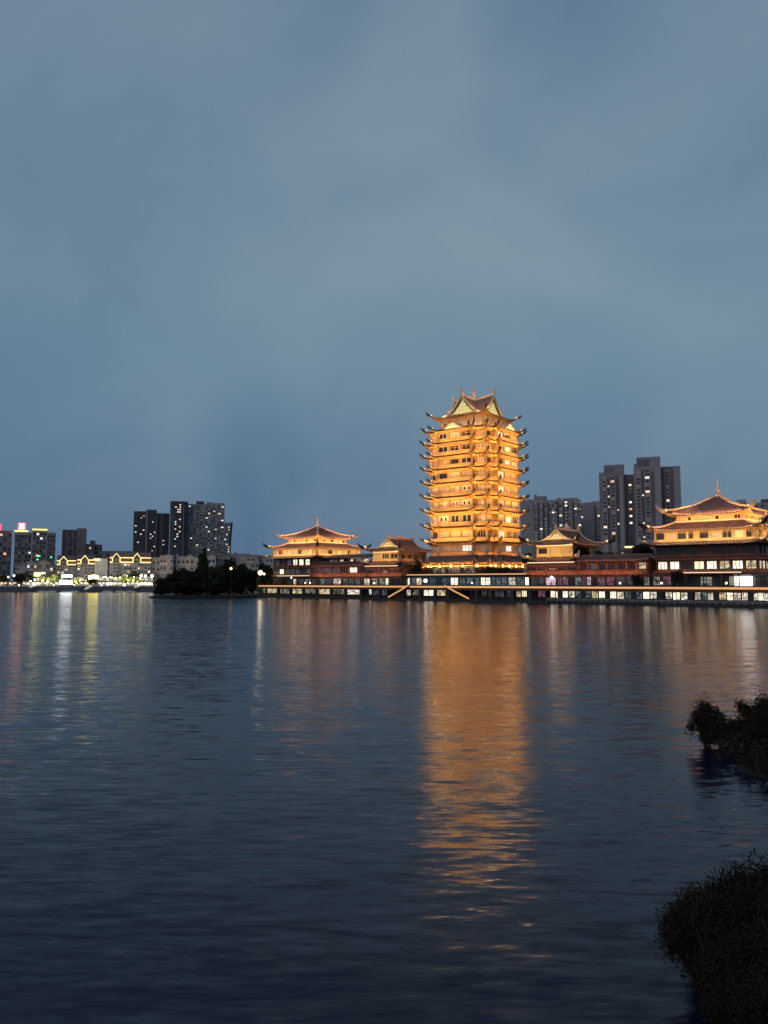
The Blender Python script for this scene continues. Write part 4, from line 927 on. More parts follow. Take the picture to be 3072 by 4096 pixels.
for x0, x1, yt, yf, lp in ((2418, 2435, 1903, -.75, .05), (2451, 2469, 1901, -.75, .07), (2556, 2575, 1884, -1.75, .05), (2591, 2612, 1878, -1.75, .06), (2524, 2538, 1900, 5.95, .22), (2675, 2690, 1884, 6.15, .08)):
    win_grid(t, X(x0), X(x1), Z(yt + 20 * 14), Z(yt), 1, 20, yf, ['glass_k', 'glass_k', 'glass_k', 'glass_b', 'blind'], .86, .66, frame='conc_l', r=r2, lit_p=lp, ac=.16)
for x0, x1, yf, lp in ((2439, 2447, -.15, .16), (2579, 2587, -1.15, .2), (2476, 2485, -.15, .1)):
    win_grid(t, X(x0), X(x1), Z(2170), Z(1920), 1, 18, yf, ['glass_k'], .8, .5, frame='conc_m', r=r2, lit_p=lp)
# wide slab block
t, X, Z = far_building('apartment_block', 'wide grey apartment slab with pale balcony boxes between pagoda and twin towers', 'apartment block', 2215, 640)
mass(t, X, Z, 2085, 2330, 2000, 0, 20, 'conc_l'); mass(t, X, Z, 2114, 2138, 1996, -.8, 2, 'conc_l', 'pier')
for a in ((2142, 2194, 1983, 2, 8, 'conc'), (2232, 2252, 1992, 2, 8, 'conc'), (2258, 2318, 1993, 2, 10, 'conc'), (2144, 2152, 1976, 4, 3, 'conc_d')): mass(t, X, Z, *a, name='penthouse', zbot=Z(2002))
for x in (2160, 2180, 2200, 2238, 2262, 2276, 2300): mass(t, X, Z, x - 4, x + 4, 2010, -.25, .5, 'conc_d', 'recess_shade')  # dark strips on the face painted as recess shade
r3 = random.Random(8)
for i, x in enumerate((2147, 2169, 2188, 2207, 2219, 2229, 2248, 2270, 2284, 2308, 2324)):
    win_grid(t, X(x - 7), X(x + 7), Z(2188), Z(2004), 1, 14, -.3, ['glass_b', 'white', 'conc_l', 'white', 'conc'], .8, .55, name='balcony_window', frame='conc', skip=.08, r=r3, ac=.3, lit_p=.07, lits=('w_roomw', 'w_room'))
t, X, Z = far_building('apartment_block', 'plain grey tower block with a dark vertical slit beside the twin towers', 'apartment block', 2362, 690)
mass(t, X, Z, 2322, 2410, 2012, 0, 18, 'conc_l'); mass(t, X, Z, 2384, 2393, 2022, -.3, .5, 'conc_d', 'recess_shade'); mass(t, X, Z, 2343, 2378, 2010, -.6, 1, 'conc', 'pier'); mass(t, X, Z, 2378, 2408, 2004, 4, 8, 'conc', 'penthouse', Z(2016))
win_grid(t, X(2326), X(2342), Z(2180), Z(2022), 1, 12, -.15, ['conc_l', 'glass_b', 'conc'], .6, .5, r=r3, lit_p=.1)
win_grid(t, X(2394), X(2408), Z(2180), Z(2030), 1, 11, -.15, ['glass_b', 'conc'], .6, .5, r=r3, lit_p=.1)
# block behind the right pavilion
t, X, Z = far_building('apartment_block', 'brown-grey apartment block half hidden behind the right pavilion roof', 'apartment block', 3010, 420)
mass(t, X, Z, 2915, 3160, 2012, 0, 18, 'conc'); mass(t, X, Z, 2958, 2998, 1996, 2, 8, 'conc', 'penthouse', Z(2014)); mass(t, X, Z, 3058, 3120, 1998, 2, 8, 'conc_d', 'penthouse', Z(2014))
b = MB(); b.bar((X(2915), .3, Z(2003)), (X(3058), .3, Z(2003)), .15, .15)
for k in range(10): b.bar((X(2917 + k * 14), .3, Z(2013)), (X(2917 + k * 14), .3, Z(2003)), .12, .12)
b.build('roof_railing', M['rail'], t)
win_grid(t, X(2925), X(3150), Z(2130), Z(2018), 9, 8, -.1, ['glass_k', 'glass_b', 'blind'], .5, .5, r=r3, lit_p=.04)

# left: dark towers beyond the island
t, X, Z = far_building('tower_block', 'dark tower block with a pale vertical strip left of the round cornered tower', 'tower block', 600, 1000)
for a in ((528, 577, 2046, 0, 18, 'conc_d'), (577, 619, 2039, -2, 20, 'conc_d'), (619, 672, 2052, 0, 18, 'conc_d')): mass(t, X, Z, *a)
mass(t, X, Z, 578, 582.5, 2040, -2.7, 1, 'conc_l', 'pier'); mass(t, X, Z, 618, 621, 2044, -2.5, 1, 'conc', 'pier'); mass(t, X, Z, 640, 643, 2056, -.6, 1, 'conc', 'pier')
r4 = random.Random(21)
for x0, x1, yf in ((532, 574, -.2), (585, 617, -2.2), (645, 670, -.2)): win_grid(t, X(x0), X(x1), Z(2215), Z(2052), 4 if x1 - x0 > 28 else 3, 20, yf, ['glass_k', 'glass_b', 'conc_d'], .6, .5, frame='conc_d', skip=.25, r=r4, lit_p=.12)
t, X, Z = far_building('tower_block', 'dark tower block with a rounded corner and lit flats in one column', 'tower block', 712, 980)
b = MB(); xs = [X(674), X(690), X(712), X(730), X(742), X(746)]; ys = [1.2, 0, 0, 1.2, 4.0, 9.0]; zt = Z(2005)
for k in range(5): b.quad((xs[k], ys[k], 0), (xs[k + 1], ys[k + 1], 0), (xs[k + 1], ys[k + 1], zt), (xs[k], ys[k], zt))
b.quad((xs[0], ys[0], 0), (xs[0], ys[0], zt), (xs[0], 22, zt), (xs[0], 22, 0)); b.quad((xs[5], 9, 0), (xs[5], 22, 0), (xs[5], 22, zt), (xs[5], 9, zt))
b.quad(*[(x, y, zt) for x, y in zip(xs, ys)], (xs[5], 22, zt), (xs[0], 22, zt)); b.build('wall', M['conc_d'], t)
mass(t, X, Z, 726, 729, 2022, .2, 1.5, 'conc', 'pier')
win_grid(t, X(692), X(718), Z(2210), Z(2014), 3, 20, -.1, ['glass_k', 'glass_b', 'conc'], .7, .5, frame='conc_d', skip=.1, r=r4, lit_p=.26, lits=('w_room', 'w_roomw', 'w_room'))
t, X, Z = far_building('tower_block', 'tall grey slab block covered with rows of pale balconies left of centre', 'tower block', 820, 1000)
mass(t, X, Z, 744, 893, 2018, 0, 20, 'conc')
for a in ((778, 810, 2005, 3, 8, 'conc_d'), (820, 845, 2008, 3, 8, 'conc'), (846, 893, 2011, 1, 12, 'conc')): mass(t, X, Z, *a, name='penthouse', zbot=Z(2020))
for x in (746, 767, 792, 816, 846, 864, 892): mass(t, X, Z, x - 1.2, x + 1.2, 2020, -1.4, 2, 'conc_l', 'pier')
for x0, x1, nc in ((748, 766, 2), (768, 791, 2), (793, 815, 2), (817, 845, 3), (848, 863, 2), (866, 891, 2)):
    win_grid(t, X(x0), X(x1), Z(2222), Z(2022), nc, 22, -.2, ['conc_l', 'white', 'white', 'glass_k', 'glass_b'], .82, .5, name='balcony_window', frame='conc', skip=.1, r=r4, lit_p=.085, lits=('w_room', 'w_roomw', 'w_yellow'))
t, X, Z = far_building('office_tower', 'pale glassy office tower with a dark slanted fin at the end of the left group', 'office tower', 908, 1050)
mass(t, X, Z, 893, 922, 2090, 0, 16, 'white')
b = MB(); b.quad((X(914), -1, Z(2180)), (X(921), -1, Z(2180)), (X(927), -1, Z(2088)), (X(919), -1, Z(2090))); b.quad((X(921), -1, Z(2180)), (X(921), 14, Z(2180)), (X(927), 14, Z(2088)), (X(927), -1, Z(2088))); b.quad((X(914), -1, Z(2180)), (X(919), -1, Z(2090)), (X(919), 14, Z(2090)), (X(914), 14, Z(2180)))
b.build('slanted_fin', M['glass_b'], t)
win_grid(t, X(894), X(915), Z(2222), Z(2094), 3, 13, -.1, ['conc_l', 'white', 'glass_b'], .8, .5, frame='white', r=r4, lit_p=.06)

# far left housing blocks with lit roof lines
def flats(label, x0, x1, ytop, Y, wallm, nc, nr, lit_p, depth=18, skip=.1, frame='conc', ledw=None, panes=('glass_k', 'glass_b', 'glass_k', 'blind'), yb=2300):
    t, X, Z = far_building('housing_block', label, 'housing block', (x0 + x1) / 2, Y, 'housing blocks on the left shore')
    mass(t, X, Z, x0, x1, ytop, 0, depth, wallm)
    for k in range(nr):
        z = Z(ytop + 8) + (Z(yb) - Z(ytop + 8)) * k / nr
        b = MB(); b.box(X(x0) - .2, X(x1) + .2, -.5, 0, z - .25, z + .15); b.build('floor_band', M[frame], t)
    for k in range(1, nc):
        if k % 2 == 0: mass(t, X, Z, x0 + (x1 - x0) * k / nc - 1.5, x0 + (x1 - x0) * k / nc + 1.5, ytop + 4, -.9, 1, frame, 'pier')
    win_grid(t, X(x0), X(x1), Z(yb), Z(ytop + 8), nc, nr, -.1, list(panes), .68, .55, frame=frame, skip=skip, r=r4, lit_p=lit_p)
    if ledw:
        b = MB(); b.box(X(ledw[0]), X(ledw[1]), -1.4, -.9, Z(ledw[2] + 5), Z(ledw[2])); b.build('light_strip', M['led_yy'], t)
    return t, X, Z
flats('grey housing block cut by the left picture edge', -30, 40, 2122, 720, 'conc', 4, 9, .05)
t, X, Z = flats('grey housing block with a yellow lit roof line under a red sign', 51, 120, 2130, 720, 'conc', 5, 10, .06, ledw=(50, 104, 2122))
sg = thing('roof_sign', 'red glowing square roof sign with a pale character on the far left block', 'sign', at(86, 2122, 719), 0.17)
k_ = 719 / F
b = MB(); b.box(-14 * k_, 14 * k_, .3, 1.2, 4 * k_, 30 * k_); b.build('panel', M['redlight'], sg)
b = MB()
for a_, c_, d_, e_ in ((-8, 8, 27.0, 25.2), (-8, 8, 22.4, 20.8), (-8, 8, 18, 16.4), (-9, 9, 13.6, 12), (-10, 10, 9, 7), (-8, -6.2, 27, 16.5), (6.2, 8, 27, 16.5), (-1.2, 1.2, 27, 7)): b.box(a_ * k_, c_ * k_, .05, .3, e_ * k_, d_ * k_)
b.build('character', M['sign_y'], sg)
b = MB(); b.box(-10 * k_, -9 * k_, .4, .9, 0, 5 * k_); b.box(9 * k_, 10 * k_, .4, .9, 0, 5 * k_); b.build('support_frame', M['metal'], sg)
sg = thing('roof_sign', 'red glowing roof sign half cut off by the left picture edge', 'sign', at(-8, 2128, 719), 0.17)
b = MB(); b.box(-10 * k_, 9 * k_, .3, 1.2, 2 * k_, 32 * k_); b.build('panel', M['redlight'], sg)
b = MB(); b.box(-6 * k_, 5 * k_, .05, .3, 6 * k_, 28 * k_); b.build('character', M['w_pink'], sg)
flats('grey housing block with a broad yellow lit roof line near the left edge', 122, 180, 2120, 720, 'conc', 4, 10, .1, ledw=(121, 181, 2116))
flats('lower grey housing block with pale balconies beside the yellow lit roof', 181, 216, 2130, 724, 'conc', 3, 10, .1)
flats('dark brown-grey tower block with two stepped parts left of the lit gables', 242, 300, 2119, 800, 'conc_d', 5, 12, .05, panes=('glass_b', 'conc', 'glass_k'))
flats('dark plain tower block joined to the stepped brown-grey one', 300, 340, 2113, 800, 'conc', 2, 12, .02, skip=.4, panes=('glass_b', 'conc'))
flats('low dark stepped block right of the brown-grey tower', 338, 372, 2176, 800, 'conc_d', 3, 7, .05, panes=('glass_b', 'conc')); flats('small dark roof block on the stepped housing behind the white wall', 355, 376, 2162, 805, 'conc_d', 2, 8, 0)
flats('low dark block between the stepped housing and the lit gables', 372, 404, 2178, 805, 'conc_d', 3, 7, .03); flats('low pinkish block just left of the dark tower block', 404, 535, 2204, 810, 'conc', 8, 5, .03)

# row houses whose gables are drawn in yellow light
def lit_rowhouse(label, x0, x1, gables, yb, yt, apex, Y=642):
    t, X, Z = far_building('row_house', label, 'row house', (x0 + x1) / 2, Y, 'row houses with glowing gables')
    mass(t, X, Z, x0, x1, yt, 0, 14, 'render_grey')
    b = MB(); zt = Z(yt - 2); b.quad((X(x0), -.8, zt), (X(x1), -.8, zt), (X(x1), 5, Z(yt - 22)), (X(x0), 5, Z(yt - 22))); b.quad((X(x0), 15, zt), (X(x0), 5, Z(yt - 22)), (X(x1), 5, Z(yt - 22)), (X(x1), 15, zt))
    b.build('roof', M['tile'], t)
    last = x0
    for gx in gables:
        g0, g1 = gx - 15, gx + 15
        b = MB(); b.quad((X(g0), -1.2, Z(yb)), (X(g1), -1.2, Z(yb)), (X(g1), -1.2, Z(yt)), (X(gx), -1.2, Z(apex)), (X(g0), -1.2, Z(yt)))
        b.quad((X(g0), -1.2, Z(yt)), (X(gx), -1.2, Z(apex)), (X(gx), 6, Z(apex)), (X(g0), 6, Z(yt))); b.quad((X(gx), -1.2, Z(apex)), (X(g1), -1.2, Z(yt)), (X(g1), 6, Z(yt)), (X(gx), 6, Z(apex)))
        b.build('gable', M['brown'], t)
        b = MB(); y_ = -1.45; P = [(X(g0), y_, Z(yb)), (X(g0), y_, Z(yt)), (X(gx), y_, Z(apex)), (X(g1), y_, Z(yt)), (X(g1), y_, Z(yb))]
        for q in range(4): b.bar(P[q], P[q + 1], .75, .5)
        b.build('gable_light', M['led_y'], t)
        window(t, 'cross', 'w_dim', X(gx), -1.22, Z(yb - 4), X(gx + 8) - X(gx - 8), Z(yt + 4) - Z(yb - 4), 0, 'brown')
    b = MB()
    segs = []; c = x0
    for gx in gables: segs.append((c, gx - 16)); c = gx + 16
    segs.append((c, x1))
    for a_, c_ in segs:
        if c_ - a_ < 3: continue
        for yy in (yt, yb):
            b = MB(); b.bar((X(a_), -.4, Z(yy)), (X(c_), -.4, Z(yy)), .5, .7); b.build('light_strip', M['led_y'], t)
        b = MB(); b.box(X(a_), X(c_), -.12, 0, Z(yb), Z(yt)); b.build('attic_wall', M['red'], t)
    win_grid(t, X(x0), X(x1), Z(2308), Z(yb + 3), max(3, int((x1 - x0) / 13)), 4, -.1, ['glass_k', 'glass_b', 'glass_k', 'blind'], .7, .55, frame='white', skip=.1, r=r4, lit_p=.14, lits=('w_room', 'w_roomo', 'w_roomw'))
    for k in range(1, 4): mass(t, X, Z, x0 + (x1 - x0) * k / 4 - 1.5, x0 + (x1 - x0) * k / 4 + 1.5, yb + 4, -.5, .6, 'conc', 'pier')
lit_rowhouse('row house with one yellow outlined gable, leftmost of the glowing gables', 225, 301, [251], 2258, 2243, 2226)
lit_rowhouse('row house with a yellow outlined gable beside the plain pale wall', 306, 378, [336], 2254, 2240, 2222)
lit_rowhouse('long row house with two yellow outlined gables left of the dark tower block', 437, 602, [463, 545], 2249, 2231, 2214)
t, X, Z = far_building('corner_house', 'plain pale lit house wall between the two rows of glowing gables', 'house', 402, 640)
mass(t, X, Z, 377, 428, 2234, 0, 12, 'white'); b = MB(); b.box(X(370), X(398), -.6, -.2, Z(2242), Z(2235)); b.build('light_strip', M['led_y'], t); b = MB(); b.box(X(375), X(430), -.5, 12.5, Z(2234), Z(2231)); b.build('roof', M['conc'], t)
win_grid(t, X(380), X(400), Z(2300), Z(2250), 1, 4, -.1, ['blind', 'white'], .4, .4, frame='white', r=r4)
# older low houses
r5 = random.Random(33)
def low_house(label, x0, x1, ytop, Y, wallm='render_grey', gable=False, lit_p=.05, nr=4):
    t, X, Z = far_building('town_house', label, 'house', (x0 + x1) / 2, Y, 'low houses along the far shore')
    mass(t, X, Z, x0, x1, ytop, 0, 12, wallm)
    if gable:
        b = MB(); xm = (x0 + x1) / 2; b.quad((X(x0 - 2), -.6, Z(ytop)), (X(xm), -.6, Z(ytop - 12)), (X(xm), 12, Z(ytop - 12)), (X(x0 - 2), 12, Z(ytop))); b.quad((X(xm), -.6, Z(ytop - 12)), (X(x1 + 2), -.6, Z(ytop)), (X(x1 + 2), 12, Z(ytop)), (X(xm), 12, Z(ytop - 12)))
        b.quad((X(x0), -.02, Z(ytop)), (X(x1), -.02, Z(ytop)), (X(xm), -.02, Z(ytop - 11)))
        b.build('roof', M['conc_l'], t)
    else:
        b = MB(); b.box(X(x0) - .3, X(x1) + .3, -.5, 12.3, Z(ytop), Z(ytop - 3)); b.build('roof', M['conc'], t)
        if r5.random() < .6: q = r5.uniform(x0 + 4, x1 - 14); mass(t, X, Z, q, q + 11, ytop - 11, 4, 5, wallm, 'stair_head', Z(ytop - 2))
    nc = max(2, int((x1 - x0) / 13))
    for j in range(1, nr):
        z = Z(ytop) * j / nr
        if r5.random() < .6: b = MB(); b.box(X(x0), X(x0 + (x1 - x0) * .6), -1.2, 0, z, z + .9); b.build('balcony', M['white' if r5.random() < .5 else 'conc_l'], t)
    win_grid(t, X(x0), X(x1), Z(ytop) * .12, Z(ytop) * .96, nc, nr, -.1, ['glass_k', 'glass_b', 'blind', 'glass_k'], .55, .5, frame='white', skip=.12, r=r5, lit_p=lit_p)
D = 'low pale house '
for a in ((D + 'at the foot of the housing block under the red sign', 60, 104, 2262, 650), (D + 'with a curved gable left of the glowing gables', 104, 146, 2250, 652, 'render_grey', False), (D + 'with a pointed white gable, far left', 150, 196, 2248, 650, 'render_grey', True, .08), (D + 'squeezed between pointed gable and glowing gables', 196, 226, 2262, 648, 'conc', False, .1),
          (D + 'right of the long glowing row house', 604, 640, 2232, 650, 'render_pink'), (D + 'with a wide flat roof behind the left island tree', 638, 690, 2224, 640, 'render_pink', False, .03), (D + 'under the rounded dark tower', 690, 738, 2228, 650, 'render_grey'), (D + 'with a small gabled attic, behind the island', 738, 776, 2228, 645, 'render_pink', True), (D + 'left of the thin tall tree', 776, 822, 2232, 640, 'render_grey'),
          (D + 'with a white gable right of the thin tall tree', 826, 862, 2225, 640, 'render_grey', True), (D + 'pinkish and wide, behind the right island tree', 862, 918, 2222, 650, 'render_pink'), (D + 'longest one in the gap left of the pavilion', 918, 984, 2218, 660, 'render_grey', False, .02, 5), (D + 'second nearest to the left pavilion', 984, 1034, 2222, 650, 'render_pink', False, .02, 5), (D + 'nearest to the left pavilion, behind its tree', 1034, 1120, 2226, 655, 'render_grey', False, .02, 5)):
    low_house(*a)
# greenery and low roofs seen over the right wing
for (x0, x1, yt, lab) in ((2398, 2480, 2208, 'low flat-roofed building with a yellow lit sign above the right wing'), (2480, 2610, 2200, 'low dark building behind the right wing roof')):
    t, X, Z = far_building('low_building', lab, 'building', (x0 + x1) / 2, 330); mass(t, X, Z, x0, x1, yt, 0, 10, 'conc_d'); win_grid(t, X(x0), X(x1), Z(yt + 22), Z(yt + 4), 4, 1, -.1, ['glass_b', 'w_dim'], .6, .6, r=r5)
    if x0 < 2450:
        b = MB(); b.box(X(2502), X(2545), -1, -.7, Z(2193), Z(2186)); b.build('lit_sign', M['led_y'], t); mass(t, X, Z, 2498, 2549, 2194, -.7, 3, 'conc_d', 'sign_wall')

# ------------------------------------------------------------------ trees
def crown_mesh(name, m, r, n, leaf, seed, blobs=16, flat=0.75, aspect=1.6, hollow=0.25, spread=(.28, .5), soft=.4):
    """leaf faces in clumps through an uneven volume; r = (rx, ry, rz), centre at the origin"""
    q = random.Random(seed); cl = []
    for k in range(blobs):
        while True:
            v = Vector((q.uniform(-1, 1), q.uniform(-1, 1), q.uniform(-1, 1)))
            if hollow < v.length < 1: break
        cl.append((Vector((v.x * r[0] * .72, v.y * r[1] * .72, v.z * r[2] * .72)), q.uniform(*spread)))
    b = MB()
    for k in range(n):
        c, s_ = cl[k % blobs]
        d = Vector((q.gauss(0, 1), q.gauss(0, 1), q.gauss(0, 1))).normalized() * ((q.random() ** soft) if soft < 1 else min(1.35, abs(q.gauss(0, .6))))
        p = c + Vector((d.x * r[0] * s_, d.y * r[1] * s_, d.z * r[2] * s_ * flat))
        a = Vector((q.gauss(0, 1), q.gauss(0, 1), q.gauss(0, .7))).normalized(); e = a.cross(Vector((q.gauss(0, 1), q.gauss(0, 1), q.gauss(0, 1)))).normalized()
        l = leaf * q.uniform(.6, 1.35); a *= l * aspect / 2; e *= l / 2
        b.quad(p - a, p + e, p + a, p - e)
    return mesh_of(b, name, M[m])
M['leaf_mid'] = mat('leaf_mid_green', (0.036, 0.046, 0.022), 0.85, 0.5, 0.4, spec=0.1)  # paler leaves on half the crowns imitate their uneven lighting
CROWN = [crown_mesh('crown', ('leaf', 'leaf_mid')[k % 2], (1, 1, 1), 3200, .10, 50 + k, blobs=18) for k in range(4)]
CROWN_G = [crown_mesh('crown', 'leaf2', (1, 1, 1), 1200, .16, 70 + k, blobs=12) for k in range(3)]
b = MB(); b.tube([(0, 0, 0), (.03, .02, .4), (-.02, .01, .75), (.02, 0, 1)], [.055, .042, .03, .015], 6)
for k, (dx, dy, z0) in enumerate(((.28, .1, .45), (-.25, .18, .5), (.1, -.28, .55), (-.15, -.2, .6), (.2, .22, .65))): b.tube([(0, 0, z0), (dx * .5, dy * .5, z0 + .16), (dx, dy, z0 + .26)], [.028, .02, .008], 5)
TRUNK = mesh_of(b, 'trunk', M['bark'])
def tree(label, x, y, zb, h, rx, crown, r_=rng, name='tree', group=None, low=.12, cat='tree', ry=None, extra=0):
    t = thing(name, label, cat, (x, y, zb), r_.uniform(0, 6.28), group)
    put('trunk', TRUNK, t, (0, 0, 0), 0, (h * .8,) * 3)
    ch = h * (1 - low) / 2
    c = put('crown', crown, t, (0, 0, h * low + ch), r_.uniform(0, 6), (rx, ry or rx, ch))
    return t
TR = 'island trees in front of the far shore'
# island in front: trees at photo pixel x, top y, half width px, depth
b = MB()
for k in range(24): pass
isl = [(-107, 352), (-96, 347), (-80, 349), (-68, 356), (-60, 372), (-58, 396), (-62, 420), (-84, 432), (-104, 420), (-114, 392)]
b.quad(*[(x * .99 - .8, y, .75) for x, y in isl])
for k in range(len(isl)):
    p, q = isl[k], isl[(k + 1) % len(isl)]; b.quad((*p, -.4), (*q, -.4), (q[0] * .99 - .8, q[1], .75), (p[0] * .99 - .8, p[1], .75))
tag(b.build('island_ground', M['soil']), kind='structure')
names = ['leftmost rounded dark tree low over the island shore', 'dark bushy tree second from the left on the island', 'broad dark tree in the left middle of the island', 'dark tree with a high round crown left of the thin tall tree', 'dark tree in the dip between the two island crowns', 'tall broad dark tree with the highest crown on the right of the island', 'dark tree right of the highest island crown', 'dark tree sloping down towards the lamp at the right end of the island', 'low dark waterside bush-like tree at the left tip of the island', 'low dark waterside tree under the middle of the island', 'low dark waterside tree below the highest island crown']
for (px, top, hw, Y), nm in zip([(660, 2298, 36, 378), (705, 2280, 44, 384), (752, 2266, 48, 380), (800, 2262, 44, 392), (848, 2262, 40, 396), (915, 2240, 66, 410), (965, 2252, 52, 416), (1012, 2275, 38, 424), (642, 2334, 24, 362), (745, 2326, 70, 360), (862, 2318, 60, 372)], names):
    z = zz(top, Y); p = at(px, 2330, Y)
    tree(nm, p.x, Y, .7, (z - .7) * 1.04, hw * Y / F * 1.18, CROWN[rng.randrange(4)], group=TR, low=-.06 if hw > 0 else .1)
p = at(812, 2330, 470); tree('thin tall dark tree standing above the island crowns', p.x, 470, .5, zz(2188, 470) - .5, 3.6, CROWN[1], group=TR, low=.30)
for px, top, hw, Y, nm in ((1062, 2238, 30, 400, 'dark tree beside the left pavilion, lit by a street lamp'), (1088, 2262, 18, 384, 'small dark tree touching the left end of the left pavilion'), (1040, 2300, 22, 392, 'low green tree just left of the deck end')):
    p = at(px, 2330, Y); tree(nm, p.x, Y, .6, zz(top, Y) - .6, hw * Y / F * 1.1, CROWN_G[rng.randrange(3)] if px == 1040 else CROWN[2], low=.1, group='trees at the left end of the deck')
# planting on roofs and terraces
def bush(label, x, tq, zb, h, r_, crown, group): 
    p = qp(sx(x, tq), tq, zb); t = thing('shrub', label, 'shrub', p, rng.uniform(0, 6), group)
    put('foliage', crown, t, (0, 0, h * .45), 0, (r_, r_, h * .55)); put('stem', TRUNK, t, (0, 0, 0), 0, (h * .5,) * 3); return t
GB = 'trees and shrubs between the halls'
for a in (('dark round tree in front of the right side of the right gabled hall', 2330, 16, 14.6, 5.2, 4.2, CROWN[0]), ('dark tree at the far corner of the right gabled hall', 2392, 18, 14.5, 3.6, 3.2, CROWN[1]), ('dark tree beside the left corner of the right pavilion', 2572, 15, 14.0, 6.4, 4.0, CROWN[2]), ('dark low tree over the right wing roof', 2448, 20, 14.5, 2.8, 4.0, CROWN[3]), ('dark tree between the tower and the right gabled hall', 2108, 17, 14.0, 4.2, 2.6, CROWN[0]),
          ('dark tree between the left gabled hall and the tower', 1668, 17, 10.6, 5.4, 3.4, CROWN[1]), ('low dark tree on the podium left of the tower porch', 1640, 15, 10.5, 2.9, 2.2, CROWN[3]), ('small dark tree on the deck below the right wing', 2546, 6, 5.7, 4.6, 1.7, CROWN[2]), ('second small dark tree on the deck, near the right pavilion', 2708, 5, 5.7, 5.4, 2.2, CROWN[0]), ('dark shrub on the podium before the tower porch', 1958, 14.5, 10.5, 2.4, 3.6, CROWN[1]), ('wide dark shrub on the podium right of the tower corner', 2010, 14.5, 10.5, 2.2, 3.4, CROWN[2])):
    bush(*a, GB)
# dark roof canopy with small lights on the wing right of the left pavilion
c0, c1 = sx(1312, 12), sx(1486, 12)
cn = quay_thing('rooftop_canopy', 'dark curved rooftop canopy over white lit tables right of the left pavilion', 'canopy', c0, 12, 15.6); n = c1 - c0
b = MB(); b.quad((-.8, -1, 2.6), (n + .8, -1, 2.6), (n - .5, 2, 4.0), (.5, 2, 4.0)); b.quad((.5, 2, 4.0), (n - .5, 2, 4.0), (n + .8, 5, 2.6), (-.8, 5, 2.6)); b.box(-.8, n + .8, -1.05, -.9, 2.3, 2.62); b.build('roof', M['horn'], cn)
for k in range(5): b = MB(); b.box(n * k / 4 - .15, n * k / 4 + .15, -.5, -.2, -.8, 2.5); b.build('post', M['brown'], cn)
for k, (f0, f1, pn) in enumerate(((.04, .2, 'w_dim'), (.28, .36, 'w_white'), (.52, .58, 'w_bright'), (.64, .82, 'w_dim'), (.83, .97, 'w_white'))): window(cn, 'three', pn, n * (f0 + f1) / 2, .3, -.3, n * (f1 - f0), 2.1, 0, 'brown')

TLN = {1165: 'small white lamp hanging over the dim shops below the left pavilion', 1221: 'left of two round lamps on the deck below the left pavilion', 1240: 'right of two round lamps on the deck below the left pavilion', 1497: 'small lamp on the deck under the left gabled hall', 1702: 'bright white round lamp on the deck at the left end of the podium', 1672: 'yellow lamp beside the bright white round one on the deck', 1888: 'small warm lamp on the deck before the podium shops', 2207: 'white lamp before the pink shop front', 2480: 'pinkish lamp on the deck before the long right wing', 2646: 'warm lamp on the deck left of the right pavilion', 2708: 'second warm lamp on the deck left of the right pavilion', 2905: 'warm lamp on the deck left of the glowing kiosk'}
b = MB(); b.lathe([(.15, -.5), (.44, -.3), (.5, 0), (.44, .3), (.15, .5)], n=8); TG = {m: mesh_of(b, 'lamp_globe', M[m]) for m in ('lamp', 'lamp_w')}
b = MB(); b.box(-.05, .05, -.05, .05, 0, 1); TP = mesh_of(b, 'pole', M['metal'])
for px, lb in TLN.items():
    z_ = {1165: 9.2, 1702: 7.6, 1672: 7.9, 2207: 8.6}.get(px, 6.7); p = qp(sx(px, 5.0), 5.0, 5.7); t = thing('deck_lamp', lb, 'lamp', p, 0, 'lamps on the deck')
    put('pole', TP, t, (0, 0, 0), 0, (1, 1, z_ - 5.7)); put('lamp_globe', TG['lamp_w' if px in (1165, 1702, 2207, 1240) else 'lamp'], t, (0, 0, z_ - 5.6), 0, (1.3 if px == 1702 else 1.0 if px == 2207 else .62,) * 3)

# ------------------------------------------------------------------ left shore street: lamps, stalls, screen, lit trees
r6 = random.Random(12)
GL = {}
def globe(m, n=8):
    if m not in GL: b = MB(); b.lathe([(.15, -.5), (.44, -.3), (.5, 0), (.44, .3), (.15, .5)], n=n); GL[m] = mesh_of(b, 'lamp_globe', M[m])
    return GL[m]
b = MB(); b.tube([(0, 0, 0), (0, 0, .6), (0, 0, 1)], [.02, .014, .012], 6); b.box(-.035, .035, -.035, .035, 0, .05); POLE = mesh_of(b, 'pole', M['metal'])
def street_lamp(label, x, y, zb, h, m, size, group):
    t = thing('street_lamp', label, 'street lamp', (x, y, zb), 0, group)
    put('pole', POLE, t, (0, 0, 0), 0, (h * .9, h * .9, h)); put('lamp_globe', globe(m), t, (0, 0, h + size * .4), 0, (size,) * 3); return t
SX = lambda px, Y: at(px, 2330, Y).x
where = ['red roofed stalls at the left edge', 'dark tree at the far left', 'yellow sign front', 'white screen', 'yellow lit trees', 'yellow billboard', 'white stalls', 'end of the market near the island']
